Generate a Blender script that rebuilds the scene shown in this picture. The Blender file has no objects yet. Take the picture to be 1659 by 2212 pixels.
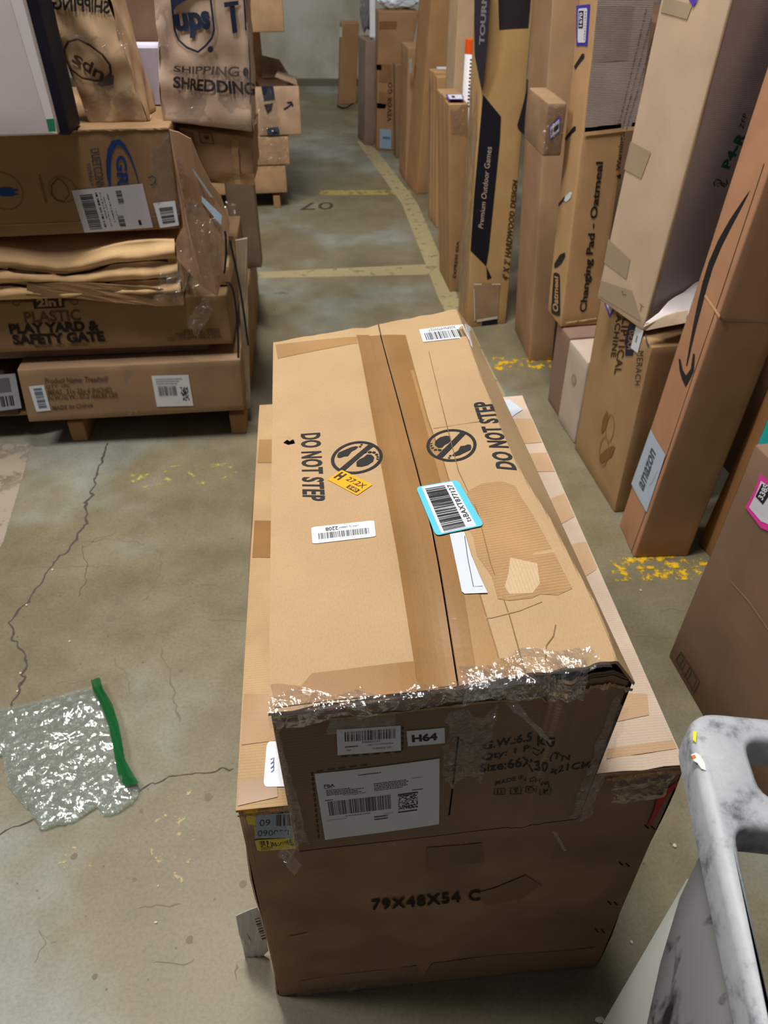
import bpy, bmesh, math, random
from mathutils import Vector, Matrix, noise
from mathutils.geometry import tessellate_polygon
random.seed(7)
S = bpy.context.scene
C = S.collection

# ------------------------------------------------------------------ camera
W, H, FPX = 1659, 2212, 1626.0
PITCH, ROLL, CAMZ = 0.6866, 0.0021, 1.2663
cp, sp = math.cos(PITCH), math.sin(PITCH)
_R = Vector((1, 0, 0)); _U = Vector((0, sp, cp)); FW = Vector((0, cp, -sp))
RT = _R*math.cos(ROLL) + _U*math.sin(ROLL); UP = -_R*math.sin(ROLL) + _U*math.cos(ROLL)
ORG = Vector((0, 0, CAMZ))
cam = bpy.data.cameras.new('camera'); camo = bpy.data.objects.new('camera', cam); C.objects.link(camo)
cam.sensor_fit = 'VERTICAL'; cam.sensor_height = 24; cam.sensor_width = 18; cam.lens = FPX/H*24
cam.clip_start = 0.02; cam.clip_end = 60
camo.matrix_world = Matrix(((RT.x, UP.x, -FW.x, 0), (RT.y, UP.y, -FW.y, 0), (RT.z, UP.z, -FW.z, CAMZ), (0, 0, 0, 1)))
cam.dof.use_dof = True; cam.dof.focus_distance = 0.8; cam.dof.aperture_fstop = cam.lens/2.4
S.camera = camo
# ------------------------------------------------------------------ light
w = bpy.data.worlds.new('world'); S.world = w; w.use_nodes = True
w.node_tree.nodes['Background'].inputs[0].default_value = (0.90, 0.84, 0.88, 1)
w.node_tree.nodes['Background'].inputs[1].default_value = 0.085
def area(loc, size, power, col=(1, .97, .92), aim=(0, 0, 0)):
    l = bpy.data.lights.new('ceiling_or_fill_lamp', 'AREA'); l.shape = 'RECTANGLE'; l.size, l.size_y = size; l.energy = power; l.color = col
    o = bpy.data.objects.new('ceiling_or_fill_lamp', l); C.objects.link(o); o.location = loc
    o.rotation_euler = (Vector(aim)-Vector(loc)).to_track_quat('-Z', 'Y').to_euler()
area((-.35, 1.55, 4.2), (.3, 1.5), 150, (1, .965, .90), (-.1, 1.3, 0))
area((-2.3, .62, 4.0), (.3, 1.2), 88, (1, .945, .93), (0, 1.6, 0))  # added fill lamp, set to brighten the fronts of the left stack
area((-.9, 6.3, 3.6), (.25, 1.2), 15, (.95, .97, 1), (-.6, 7.6, .6))  # added lamp, aimed to brighten the back wall
S.view_settings.view_transform = 'Standard'; S.view_settings.look = 'None'
S.view_settings.gamma = 1; S.view_settings.use_curve_mapping = False
S.view_settings.exposure = -0.07

# ------------------------------------------------------------------ photo geometry
def ray(px, py): return FW + RT*((px-W/2)/FPX) + UP*((H/2-py)/FPX)
def onz(px, py, z=0.0):
    d = ray(px, py); return ORG + d*((z-CAMZ)/d.z)
def onpl(px, py, P, n):
    d = ray(px, py); return ORG + d*((Vector(P)-ORG).dot(n)/d.dot(n))
def proj(P):
    d = P-ORG; z = d.dot(FW); return W/2+FPX*d.dot(RT)/z, H/2-FPX*d.dot(UP)/z

# ------------------------------------------------------------------ materials
def lin(c): return tuple(((x/255)/12.92 if x/255 <= .04045 else ((x/255+.055)/1.055)**2.4) for x in c)+(1,)
def base(name):
    m = bpy.data.materials.new(name); m.use_nodes = True; nt = m.node_tree
    return m, nt, nt.nodes['Principled BSDF']
def N(nt, t, **k):
    n = nt.nodes.new(t)
    for a, b in k.items():
        if a in n.inputs: n.inputs[a].default_value = b
        else: setattr(n, a, b)
    return n
_card = {}
def card(col, corr=.25, rough=.75, horiz=False, blotch=.22, spec=.25):
    """corrugated board: colour grain from noise, flute relief from the mesh's own UV (metres)"""
    key = (tuple(col), corr, rough, horiz, blotch)
    if key in _card: return _card[key]
    m, nt, b = base('cardboard'); L = nt.links.new
    uv = N(nt, 'ShaderNodeTexCoord'); mp = N(nt, 'ShaderNodeMapping'); L(uv.outputs['UV'], mp.inputs[0])
    mp.inputs['Scale'].default_value = (1, 1, 1)
    n1 = N(nt, 'ShaderNodeTexNoise', Scale=9.0, Detail=5.0); L(mp.outputs[0], n1.inputs['Vector'])
    mp2 = N(nt, 'ShaderNodeMapping'); L(uv.outputs['UV'], mp2.inputs[0]); mp2.inputs['Scale'].default_value = (260, 900, 1) if horiz else (700, 260, 1)
    n2 = N(nt, 'ShaderNodeTexNoise', Scale=1.0, Detail=3.0); L(mp2.outputs[0], n2.inputs['Vector'])
    g_ = sum(col)/3; c = lin(tuple(x*.84+g_*.16 for x in col)); dk = tuple(x*(1-blotch*1.2) for x in c[:3])+(1,); lt = tuple(min(1, x*(1+blotch*.9)) for x in c[:3])+(1,)
    r = N(nt, 'ShaderNodeValToRGB'); r.color_ramp.elements[0].position = .3; r.color_ramp.elements[0].color = dk
    r.color_ramp.elements[1].position = .72; r.color_ramp.elements[1].color = lt; L(n1.outputs[0], r.inputs[0])
    mx = N(nt, 'ShaderNodeMix', data_type='RGBA', blend_type='MULTIPLY'); mx.inputs[0].default_value = .35
    r2 = N(nt, 'ShaderNodeValToRGB'); r2.color_ramp.elements[0].position = .3; r2.color_ramp.elements[0].color = (.72, .7, .68, 1)
    r2.color_ramp.elements[1].position = .65; L(n2.outputs[0], r2.inputs[0])
    L(r.outputs[0], mx.inputs[6]); L(r2.outputs[0], mx.inputs[7]); L(mx.outputs[2], b.inputs['Base Color'])
    wv = N(nt, 'ShaderNodeTexWave', Scale=88.0, Distortion=.5); wv.bands_direction = 'Y' if horiz else 'X'
    wv.inputs['Detail Scale'].default_value = 3; L(uv.outputs['UV'], wv.inputs[0])
    ad = N(nt, 'ShaderNodeMath', operation='MULTIPLY_ADD'); ad.inputs[1].default_value = .5; L(wv.outputs['Fac'], ad.inputs[0]); L(n1.outputs[0], ad.inputs[2])
    bp = N(nt, 'ShaderNodeBump', Strength=corr, Distance=.0016); L(ad.outputs[0], bp.inputs['Height'])
    L(bp.outputs[0], b.inputs['Normal'])
    b.inputs['Roughness'].default_value = rough; b.inputs['Specular IOR Level'].default_value = spec
    _card[key] = m; return m
_pl = {}
def plain(name, col, rough=.5, spec=.5, noise_amt=.06, scale=40):
    key = (name, tuple(col))
    if key in _pl: return _pl[key]
    m, nt, b = base(name); L = nt.links.new
    tc = N(nt, 'ShaderNodeTexCoord'); n1 = N(nt, 'ShaderNodeTexNoise', Scale=float(scale), Detail=4.0); L(tc.outputs['Object'], n1.inputs['Vector'])
    c = lin(col); r = N(nt, 'ShaderNodeValToRGB')
    r.color_ramp.elements[0].color = tuple(x*(1-noise_amt) for x in c[:3])+(1,); r.color_ramp.elements[1].color = tuple(min(1, x*(1+noise_amt)) for x in c[:3])+(1,)
    L(n1.outputs[0], r.inputs[0]); L(r.outputs[0], b.inputs['Base Color'])
    b.inputs['Roughness'].default_value = rough; b.inputs['Specular IOR Level'].default_value = spec
    _pl[key] = m; return m
PAPER = plain('label_paper', (222, 226, 232), .45); INK = plain('black_ink', (30, 31, 36), .6)
INKS = plain('stencil_ink', (48, 46, 46), .7, .2); BROWNINK = plain('faded_brown_ink', (72, 52, 36), .8, .2)
def film_mat(name, tint=(1, 1, 1), body=.10, gloss=.38, rough=.08, bscale=55.0, bstr=.9):
    """clear wrap: mostly see-through, a little milky, sharp highlights on creases"""
    m = bpy.data.materials.new(name); m.use_nodes = True; nt = m.node_tree; nt.nodes.clear(); L = nt.links.new
    out = N(nt, 'ShaderNodeOutputMaterial'); tr = N(nt, 'ShaderNodeBsdfTransparent'); tr.inputs[0].default_value = tint+(1,)
    gl = N(nt, 'ShaderNodeBsdfGlossy', Roughness=rough); df = N(nt, 'ShaderNodeBsdfDiffuse'); df.inputs[0].default_value = (.75*tint[0], .75*tint[1], .78*tint[2], 1)
    tc = N(nt, 'ShaderNodeTexCoord'); n1 = N(nt, 'ShaderNodeTexVoronoi', Scale=bscale); n2 = N(nt, 'ShaderNodeTexNoise', Scale=bscale*1.6, Detail=3.0, Distortion=1.5)
    L(tc.outputs['Object'], n1.inputs['Vector']); L(tc.outputs['Object'], n2.inputs['Vector'])
    ad = N(nt, 'ShaderNodeMath', operation='ADD'); L(n1.outputs['Distance'], ad.inputs[0]); L(n2.outputs[0], ad.inputs[1])
    bp = N(nt, 'ShaderNodeBump', Strength=bstr, Distance=.006); L(ad.outputs[0], bp.inputs['Height']); L(bp.outputs[0], gl.inputs['Normal'])
    lw = N(nt, 'ShaderNodeLayerWeight', Blend=.25); L(bp.outputs[0], lw.inputs['Normal'])
    mu = N(nt, 'ShaderNodeMath', operation='MULTIPLY_ADD'); mu.inputs[1].default_value = gloss; mu.inputs[2].default_value = gloss*.35; L(lw.outputs['Fresnel'], mu.inputs[0])
    m1 = N(nt, 'ShaderNodeMixShader'); m1.inputs[0].default_value = body; L(tr.outputs[0], m1.inputs[1]); L(df.outputs[0], m1.inputs[2])
    m2 = N(nt, 'ShaderNodeMixShader'); L(mu.outputs[0], m2.inputs[0]); L(m1.outputs[0], m2.inputs[1]); L(gl.outputs[0], m2.inputs[2]); L(m2.outputs[0], out.inputs[0])
    return m
FILM = film_mat('clear_wrap', body=.03, gloss=.27, rough=.10, bscale=26, bstr=.8); TAPECLEAR = film_mat('clear_tape', body=.03, gloss=.25, rough=.18, bscale=22, bstr=.35)

# ------------------------------------------------------------------ objects
def finish(name, bm, mats, parent=None, smooth=False):
    me = bpy.data.meshes.new(name); bm.to_mesh(me); bm.free()
    for m in (mats if isinstance(mats, (list, tuple)) else [mats]): me.materials.append(m)
    if smooth:
        for p in me.polygons: p.use_smooth = True
    o = bpy.data.objects.new(name, me); C.objects.link(o)
    if parent is not None:
        o.parent = parent; o.matrix_parent_inverse = Matrix.Translation(parent.location).inverted() if parent.type == 'EMPTY' else Matrix()
    return o
def tag(o, label, cat, group=None):
    o['label'] = label; o['category'] = cat
    if group: o['group'] = group
    return o
def thing(name, loc, label, cat, group=None):
    o = bpy.data.objects.new(name, None); C.objects.link(o); o.location = loc; o.empty_display_size = .05
    return tag(o, label, cat, group)

FACES = {'F': (0, 1, 4, 5), 'L': (2, 0, 6, 4), 'R': (1, 3, 5, 7), 'B': (3, 2, 7, 6), 'T': (4, 5, 6, 7), 'U': (2, 3, 0, 1)}
class Box:
    """a carton: 8 corners (bit0 right, bit1 back, bit2 top), faces bulge and dent a little"""
    def __init__(s, K, bulge=.002, rough=.0012, disp=None, seed=0):
        s.K = [Vector(k) for k in K]; s.bulge = bulge; s.rough = rough; s.disp = disp; s.seed = seed
        cen = sum(s.K, Vector())/8; s.n = {}; s.wh = {}
        for f, (o, u, v, uv) in FACES.items():
            n = (s.K[u]-s.K[o]).cross(s.K[v]-s.K[o]).normalized()
            m = (s.K[o]+s.K[u]+s.K[v]+s.K[uv])/4
            if n.dot(m-cen) < 0: n = -n
            s.n[f] = n; s.wh[f] = ((s.K[u]-s.K[o]).length, (s.K[v]-s.K[o]).length)
    def P(s, f, a, b, off=0.0):
        o, u, v, uv = FACES[f]; K = s.K
        p = K[o]*(1-a)*(1-b)+K[u]*a*(1-b)+K[v]*(1-a)*b+K[uv]*a*b
        ca, cb = min(1, max(0, a)), min(1, max(0, b)); e = math.sin(math.pi*ca)*math.sin(math.pi*cb)
        d = s.bulge*e + s.rough*noise.noise(p*9+Vector((s.seed, 0, 0)))*min(1, e*6)
        p = p+s.n[f]*(d+off)
        if s.disp: p = p+s.disp(f, a, b)
        return p
    def ab(s, f, px, py):
        """face coordinates of the surface point seen at a photo pixel"""
        a = b = .5
        for _ in range(14):
            p0 = proj(s.P(f, a, b)); pa = proj(s.P(f, a+1e-3, b)); pb = proj(s.P(f, a, b+1e-3))
            j = ((pa[0]-p0[0])*1e3, (pb[0]-p0[0])*1e3, (pa[1]-p0[1])*1e3, (pb[1]-p0[1])*1e3)
            dt = j[0]*j[3]-j[1]*j[2]
            if abs(dt) < 1e-9: break
            rx, ry = px-p0[0], py-p0[1]
            da = (rx*j[3]-ry*j[1])/dt; db = (ry*j[0]-rx*j[2])/dt
            a += max(-.6, min(.6, da)); b += max(-.6, min(.6, db))
        return a, b
def steps(length, n, e=.004):
    t = [0, min(.2, e/length)]+[i/n for i in range(1, n)]+[1-min(.2, e/length), 1]
    return t
def body(bx, mat, parent, faces='FLRBTU', n=6, name='body', inset=.0016):
    bm = bmesh.new(); uvl = bm.loops.layers.uv.new('UVMap'); key = {}
    cen = sum(bx.K, Vector())/8
    for f in faces:
        lw, lh = bx.wh[f]; A = steps(lw, n); B = steps(lh, max(n, int(n*min(3, lh/lw))))
        g = [[None]*len(B) for _ in A]
        for i, a in enumerate(A):
            for j, b in enumerate(B):
                p = bx.P(f, a, b)
                ea, eb = a in (0, 1), b in (0, 1)
                if ea or eb: p = p-bx.n[f]*(inset*.5)+(cen-p).normalized()*inset*(.8 if not (ea and eb) else 1.6)
                k = tuple(round(x, 3) for x in (bx.P(f, a, b) if False else p)) if (ea or eb) else (f, i, j)
                g[i][j] = (bm.verts.new(p), (a*lw+.37*bx.seed, b*lh))
        for i in range(len(A)-1):
            for j in range(len(B)-1):
                q = [g[i][j], g[i+1][j], g[i+1][j+1], g[i][j+1]]
                fc = bm.faces.new([x[0] for x in q])
                for lp, x in zip(fc.loops, q): lp[uvl].uv = x[1]
    bmesh.ops.remove_doubles(bm, verts=bm.verts, dist=.0012)
    bmesh.ops.recalc_face_normals(bm, faces=bm.faces)
    return finish(name, bm, mat, parent, smooth=True)
_txt = {}
def text_mesh(t, bold, space=1.0):
    k = (t, bold, space)
    if k not in _txt:
        cu = bpy.data.curves.new('lettering', 'FONT'); cu.body = t; cu.offset = bold; cu.resolution_u = 3; cu.space_character = space
        o = bpy.data.objects.new('lettering', cu); C.objects.link(o)
        bpy.context.view_layer.update()
        me = bpy.data.meshes.new_from_object(o.evaluated_get(bpy.context.evaluated_depsgraph_get()))
        vs = [(v.co.x, v.co.y) for v in me.vertices]; fs = [tuple(p.vertices) for p in me.polygons]
        bpy.data.objects.remove(o); bpy.data.curves.remove(cu); bpy.data.meshes.remove(me)
        if vs:
            x0 = min(v[0] for v in vs); x1 = max(v[0] for v in vs); y0 = min(v[1] for v in vs); y1 = max(v[1] for v in vs)
            vs = [((x-x0)/(x1-x0), (y-y0)/(y1-y0)) for x, y in vs]
        _txt[k] = (vs, fs)
    return _txt[k]
class Decal:
    """flat print, paper or tape lying on one face of a Box; unit square frame from 4 photo points (p00,p10,p11,p01)"""
    def __init__(s, bx, f, quad=None, center=None, size=None, lift=.0005):
        s.bx, s.f, s.lift = bx, f, lift*getattr(bx, 'liftk', 1.0); s.step = .00025*getattr(bx, 'liftk', 1.0); s.bm = bmesh.new(); s.uvl = s.bm.loops.layers.uv.new('UVMap'); s.mats = []
        if quad: s.q = [bx.ab(f, *p) for p in quad]
        else:
            a, b = bx.ab(f, *center); lw, lh = bx.wh[f]; ra, rb = size/lw, size/lh
            s.q = [(a-ra, b-rb), (a+ra, b-rb), (a+ra, b+rb), (a-ra, b+rb)]
    def mi(s, m):
        if m not in s.mats: s.mats.append(m)
        return s.mats.index(m)
    def m(s, x, y, lay):
        q = s.q; a = q[0][0]*(1-x)*(1-y)+q[1][0]*x*(1-y)+q[2][0]*x*y+q[3][0]*(1-x)*y
        b = q[0][1]*(1-x)*(1-y)+q[1][1]*x*(1-y)+q[2][1]*x*y+q[3][1]*(1-x)*y
        return s.at(a, b, lay)
    def at(s, a, b, lay):
        lw, lh = s.bx.wh[s.f]
        return s.bx.P(s.f, a, b, s.lift+lay*s.step), (a*lw, b*lh)
    def add(s, pts, faces, mat):
        vs = [s.bm.verts.new(p[0]) for p in pts]; k = s.mi(mat)
        for fc in faces:
            try: f = s.bm.faces.new([vs[i] for i in fc])
            except ValueError: continue
            f.material_index = k; f.normal_update()
            if f.normal.dot(s.bx.n[s.f]) < 0: f.normal_flip()
            for lp in f.loops: lp[s.uvl].uv = pts[[v for v in vs].index(lp.vert)][1] if len(vs) < 60 else (lp.vert.co.x, lp.vert.co.z)
    def rect(s, x0, y0, x1, y1, mat, lay=1, n=1, rnd=0):
        if rnd:
            pts = []
            for cx, cy, a0 in ((x1-rnd, y1-rnd, 0), (x0+rnd, y1-rnd, 90), (x0+rnd, y0+rnd, 180), (x1-rnd, y0+rnd, 270)):
                for k in range(5):
                    t = math.radians(a0+k*22.5); pts.append((cx+rnd*math.cos(t), cy+rnd*math.sin(t)))
            return s.poly(pts, mat, lay)
        P = [s.m(x0+(x1-x0)*i/n, y0+(y1-y0)*j/n, lay) for j in range(n+1) for i in range(n+1)]
        s.add(P, [(j*(n+1)+i, j*(n+1)+i+1, (j+1)*(n+1)+i+1, (j+1)*(n+1)+i) for j in range(n) for i in range(n)], mat)
    def poly(s, pts, mat, lay=1, px=False, cuts=0):
        if cuts:
            ab = [s.bx.ab(s.f, *p) for p in pts]; k = s.mi(mat); lw, lh = s.bx.wh[s.f]
            bv = [s.bm.verts.new((a*lw, b*lh, -9)) for a, b in ab]; old = set(s.bm.verts)-set(bv)
            nf = [s.bm.faces.new([bv[i] for i in t]) for t in tessellate_polygon([[Vector((a*lw, b*lh, 0)) for a, b in ab]])]
            for f in nf: f.material_index = k
            bmesh.ops.subdivide_edges(s.bm, edges=list({e for f in nf for e in f.edges}), cuts=cuts, use_grid_fill=True)
            for f in s.bm.faces:
                if any(v not in old for v in f.verts):
                    for lp in f.loops: lp[s.uvl].uv = lp.vert.co.xy
            for v in s.bm.verts:
                if v not in old: v.co = s.at(v.co.x/lw, v.co.y/lh, lay)[0]
            return
        if px: co = [s.at(*s.bx.ab(s.f, *p), lay) for p in pts]
        else: co = [s.m(x, y, lay) for x, y in pts]
        tri = tessellate_polygon([[Vector((p[1][0], p[1][1], 0)) for p in co]])
        s.add(co, tri, mat)
    def tape(s, quad, mat, lay=1, n=8):
        """quad of photo points, gridded so that it follows the face"""
        q = [s.bx.ab(s.f, *p) for p in quad]; P = []
        for j in range(n+1):
            for i in range(n+1):
                x, y = i/n, j/n
                a = q[0][0]*(1-x)*(1-y)+q[1][0]*x*(1-y)+q[2][0]*x*y+q[3][0]*(1-x)*y
                b = q[0][1]*(1-x)*(1-y)+q[1][1]*x*(1-y)+q[2][1]*x*y+q[3][1]*(1-x)*y
                P.append(s.at(min(.999, max(.001, a)), min(.999, max(.001, b)), lay))
        vs = [s.bm.verts.new(p[0]) for p in P]; k = s.mi(mat)
        for j in range(n):
            for i in range(n):
                ids = (j*(n+1)+i, j*(n+1)+i+1, (j+1)*(n+1)+i+1, (j+1)*(n+1)+i)
                f = s.bm.faces.new([vs[t] for t in ids]); f.material_index = k
                for lp, t in zip(f.loops, ids): lp[s.uvl].uv = P[t][1]
    def stroke(s, pts, wd, mat, lay=1, px=True):
        """polyline of given width(s) in metres on the face"""
        lw, lh = s.bx.wh[s.f]
        uv = [s.bx.ab(s.f, *p) if px else p for p in pts]; m = [(a*lw, b*lh) for a, b in uv]; n = len(m)
        ws = wd if isinstance(wd, (list, tuple)) else [wd]*n; L = []; Rr = []
        for i in range(n):
            a = m[max(0, i-1)]; b = m[min(n-1, i+1)]; dx, dy = b[0]-a[0], b[1]-a[1]; d = math.hypot(dx, dy) or 1
            nx, ny = -dy/d*ws[i]/2, dx/d*ws[i]/2
            L.append(s.at((m[i][0]+nx)/lw, (m[i][1]+ny)/lh, lay)); Rr.append(s.at((m[i][0]-nx)/lw, (m[i][1]-ny)/lh, lay))
        s.add(L+Rr, [(i, i+1, n+i+1, n+i) for i in range(n-1)], mat)
    def disc(s, cx, cy, rx, ry, mat, lay=1, rot=0, hole=0, n=28):
        t = [2*math.pi*i/n for i in range(n)]; cr, sr = math.cos(rot), math.sin(rot)
        f = lambda k, a: (cx+k*(rx*math.cos(a)*cr-ry*math.sin(a)*sr), cy+k*(rx*math.cos(a)*sr+ry*math.sin(a)*cr))
        o = [s.m(*f(1, a), lay) for a in t]
        if hole:
            i_ = [s.m(*f(hole, a), lay) for a in t]
            s.add(o+i_, [(k, (k+1) % n, n+(k+1) % n, n+k) for k in range(n)], mat)
        else: s.add(o, [tuple(range(n))], mat)
    def text(s, t, x0, y0, x1, y1, mat, lay=1, bold=0.0, space=1.0, cuts=0):
        vs, fs = text_mesh(t, bold, space)
        k = s.mi(mat); old = set(s.bm.verts); bv = [s.bm.verts.new((x0+(x1-x0)*x, y0+(y1-y0)*y, 0)) for x, y in vs]; nf = []
        for f in fs:
            try: nf.append(s.bm.faces.new([bv[i] for i in f]))
            except ValueError: pass
        for f in nf: f.material_index = k
        if cuts:
            bmesh.ops.subdivide_edges(s.bm, edges=list({e for f in nf for e in f.edges}), cuts=cuts, use_grid_fill=True)
        for v in s.bm.verts:
            if v not in old: v.co = s.m(v.co.x, v.co.y, lay)[0]
    def bars(s, x0, y0, x1, y1, mat, n=42, lay=1, vert=False, seed=1):
        rnd = random.Random(seed); x = 0.0; L = []
        while x < n:
            wd = rnd.choice((.5, .5, 1, 1.5)); L.append((x, min(n, x+wd))); x += wd+rnd.choice((.45, .6, 1, 1.4))
        for a, b in L:
            if vert: s.rect(x0, y0+(y1-y0)*a/n, x1, y0+(y1-y0)*b/n, mat, lay)
            else: s.rect(x0+(x1-x0)*a/n, y0, x0+(x1-x0)*b/n, y1, mat, lay)
    def lines(s, x0, y0, x1, y1, n, mat, seed=1, fill=.5, lay=1):
        """rows of tiny unreadable print"""
        rnd = random.Random(seed)
        for i in range(n):
            ya = y0+(y1-y0)*(i+.5-fill/2)/n; yb = y0+(y1-y0)*(i+.5+fill/2)/n; x = x0; xe = x0+(x1-x0)*rnd.uniform(.6, 1)
            while x < xe:
                wd = (x1-x0)*rnd.uniform(.02, .07); s.rect(x, ya, min(xe, x+wd), yb, mat, lay); x += wd+(x1-x0)*.014
    def cells(s, x0, y0, x1, y1, nx, ny, mat, seed=1, lay=1):
        rnd = random.Random(seed)
        for i in range(nx):
            for j in range(ny):
                if rnd.random() < .5: s.rect(x0+(x1-x0)*i/nx, y0+(y1-y0)*j/ny, x0+(x1-x0)*(i+1)/nx, y0+(y1-y0)*(j+1)/ny, mat, lay)
    def build(s, name, parent, label=None):
        o = finish(name, s.bm, s.mats, parent)
        if label: o['label'] = label
        return o

def film(name, parent, grid, amp, mat, seed=0, nrm=None, freq=40):
    """crumpled clear sheet over a grid of points (list of rows of Vectors)"""
    bm = bmesh.new(); V = []
    ni, nj = len(grid), len(grid[0]); G0 = grid; grid = [list(r) for r in G0]
    if not callable(nrm):
        rag = lambda p, k: min(.9, abs(noise.noise(p*35+Vector((seed, k, 0))))*2.2)
        for i in range(ni):
            for j in range(nj):
                p = G0[i][j]
                if i == 0: grid[i][j] = p.lerp(G0[min(ni-1, 1)][j], rag(p, 1)); 
                if i == ni-1: grid[i][j] = p.lerp(G0[max(0, ni-2)][j], rag(p, 2))
        G1 = [list(r) for r in grid]; dj = max(1, nj//6); di = max(1, ni//6)
        for j in range(nj):
            ra = rag(G0[0][j], 5)*di; rb = rag(G0[-1][j], 6)*di
            col_ = [G1[i][j] for i in range(ni)]
            for i in range(ni):
                x = ra+(ni-1-ra-rb)*i/(ni-1); k0 = int(x); k1 = min(ni-1, k0+1); grid[i][j] = col_[k0].lerp(col_[k1], x-k0)
        G1 = [list(r) for r in grid]
        for i in range(ni):
            ra = rag(G0[i][0], 7)*dj; rb = rag(G0[i][-1], 8)*dj
            for j in range(nj):
                x = ra+(nj-1-ra-rb)*j/(nj-1); k0 = int(x); k1 = min(nj-1, k0+1); grid[i][j] = G1[i][k0].lerp(G1[i][k1], x-k0)
    for i, row in enumerate(grid):
        r = []
        for j, p in enumerate(row):
            n = nrm(i, j) if callable(nrm) else nrm
            q = p*freq+Vector((seed*3.1, 0, 0))
            h = abs(noise.noise(q))*1.3+abs(noise.noise(q*2.3))*.6
            r.append(bm.verts.new(p+n*(amp*h+.0007)))
        V.append(r)
    for i in range(len(V)-1):
        for j in range(len(V[0])-1): bm.faces.new((V[i][j], V[i+1][j], V[i+1][j+1], V[i][j+1]))
    return finish(name, bm, mat, parent, smooth=False)
def bil(q, nx, ny):
    return [[q[0]*(1-x)*(1-y)+q[1]*x*(1-y)+q[2]*x*y+q[3]*(1-x)*y for y in [j/ny for j in range(ny+1)]] for x in [i/nx for i in range(nx+1)]]
def sheet(name, parent, pts, nrm, thick, mat, wob=.0, seed=0, cuts=3):
    """bent board or paper from an outline of points, real thickness"""
    bm = bmesh.new(); vs = [bm.verts.new(p) for p in pts]; bm.faces.new(vs)
    bmesh.ops.triangulate(bm, faces=bm.faces[:])
    bmesh.ops.subdivide_edges(bm, edges=bm.edges[:], cuts=cuts, use_grid_fill=True)
    uvl = bm.loops.layers.uv.new('UVMap')
    for v in bm.verts: v.co += nrm*wob*noise.noise(v.co*14+Vector((seed, 2, 0)))
    for f in bm.faces:
        for lp in f.loops: lp[uvl].uv = (lp.vert.co.x+lp.vert.co.y, lp.vert.co.z+lp.vert.co.y)
    r = bmesh.ops.extrude_face_region(bm, geom=bm.faces[:])
    for v in [g for g in r['geom'] if isinstance(g, bmesh.types.BMVert)]: v.co -= nrm*thick
    bmesh.ops.recalc_face_normals(bm, faces=bm.faces)
    return finish(name, bm, mat, parent)
def tube(name, parent, pts, rad, mat, seg=8):
    cu = bpy.data.curves.new(name, 'CURVE'); cu.dimensions = '3D'; cu.bevel_depth = rad; cu.bevel_resolution = 2
    s = cu.splines.new('NURBS'); s.points.add(len(pts)-1); s.order_u = 4; s.use_endpoint_u = True
    for p, q in zip(s.points, pts): p.co = (*q, 1)
    o = bpy.data.objects.new(name, cu); C.objects.link(o); bpy.context.view_layer.update()
    me = bpy.data.meshes.new_from_object(o.evaluated_get(bpy.context.evaluated_depsgraph_get())); bpy.data.objects.remove(o)
    me.materials.clear(); me.materials.append(mat)
    o = bpy.data.objects.new(name, me); C.objects.link(o)
    if parent is not None: o.parent = parent; o.matrix_parent_inverse = Matrix.Translation(parent.location).inverted()
    return o
def prism(bm, o, ex, ey, ez):
    vs = [bm.verts.new(o+ex*(k & 1)+ey*(k >> 1 & 1)+ez*(k >> 2 & 1)) for k in range(8)]
    for f in ((0, 2, 3, 1), (4, 5, 7, 6), (0, 1, 5, 4), (1, 3, 7, 5), (3, 2, 6, 7), (2, 0, 4, 6)): bm.faces.new([vs[i] for i in f])
def corners(x, y, yaw, wd, ln, a, b, h, z0=0.0):
    c, s = math.cos(yaw), math.sin(yaw); ex = Vector((c, s, 0)); ey = Vector((-s, c, 0)); ez = Vector((a, b, 1)); o = Vector((x, y, z0))
    return [o+ex*wd*(k & 1)+ey*ln*(k >> 1 & 1)+ez*h*(k >> 2 & 1) for k in range(8)]
def carton(name, K, mat, label, group=None, cat='box', **kw):
    nf = kw.pop('n', 5); fc = kw.pop('faces', 'FLRBTU')
    bx = Box(K, **kw); t = thing(name, (bx.K[0]+bx.K[1]+bx.K[2]+bx.K[3])/4, label, cat, group)
    body(bx, mat, t, faces=fc, n=nf); return bx, t

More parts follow.
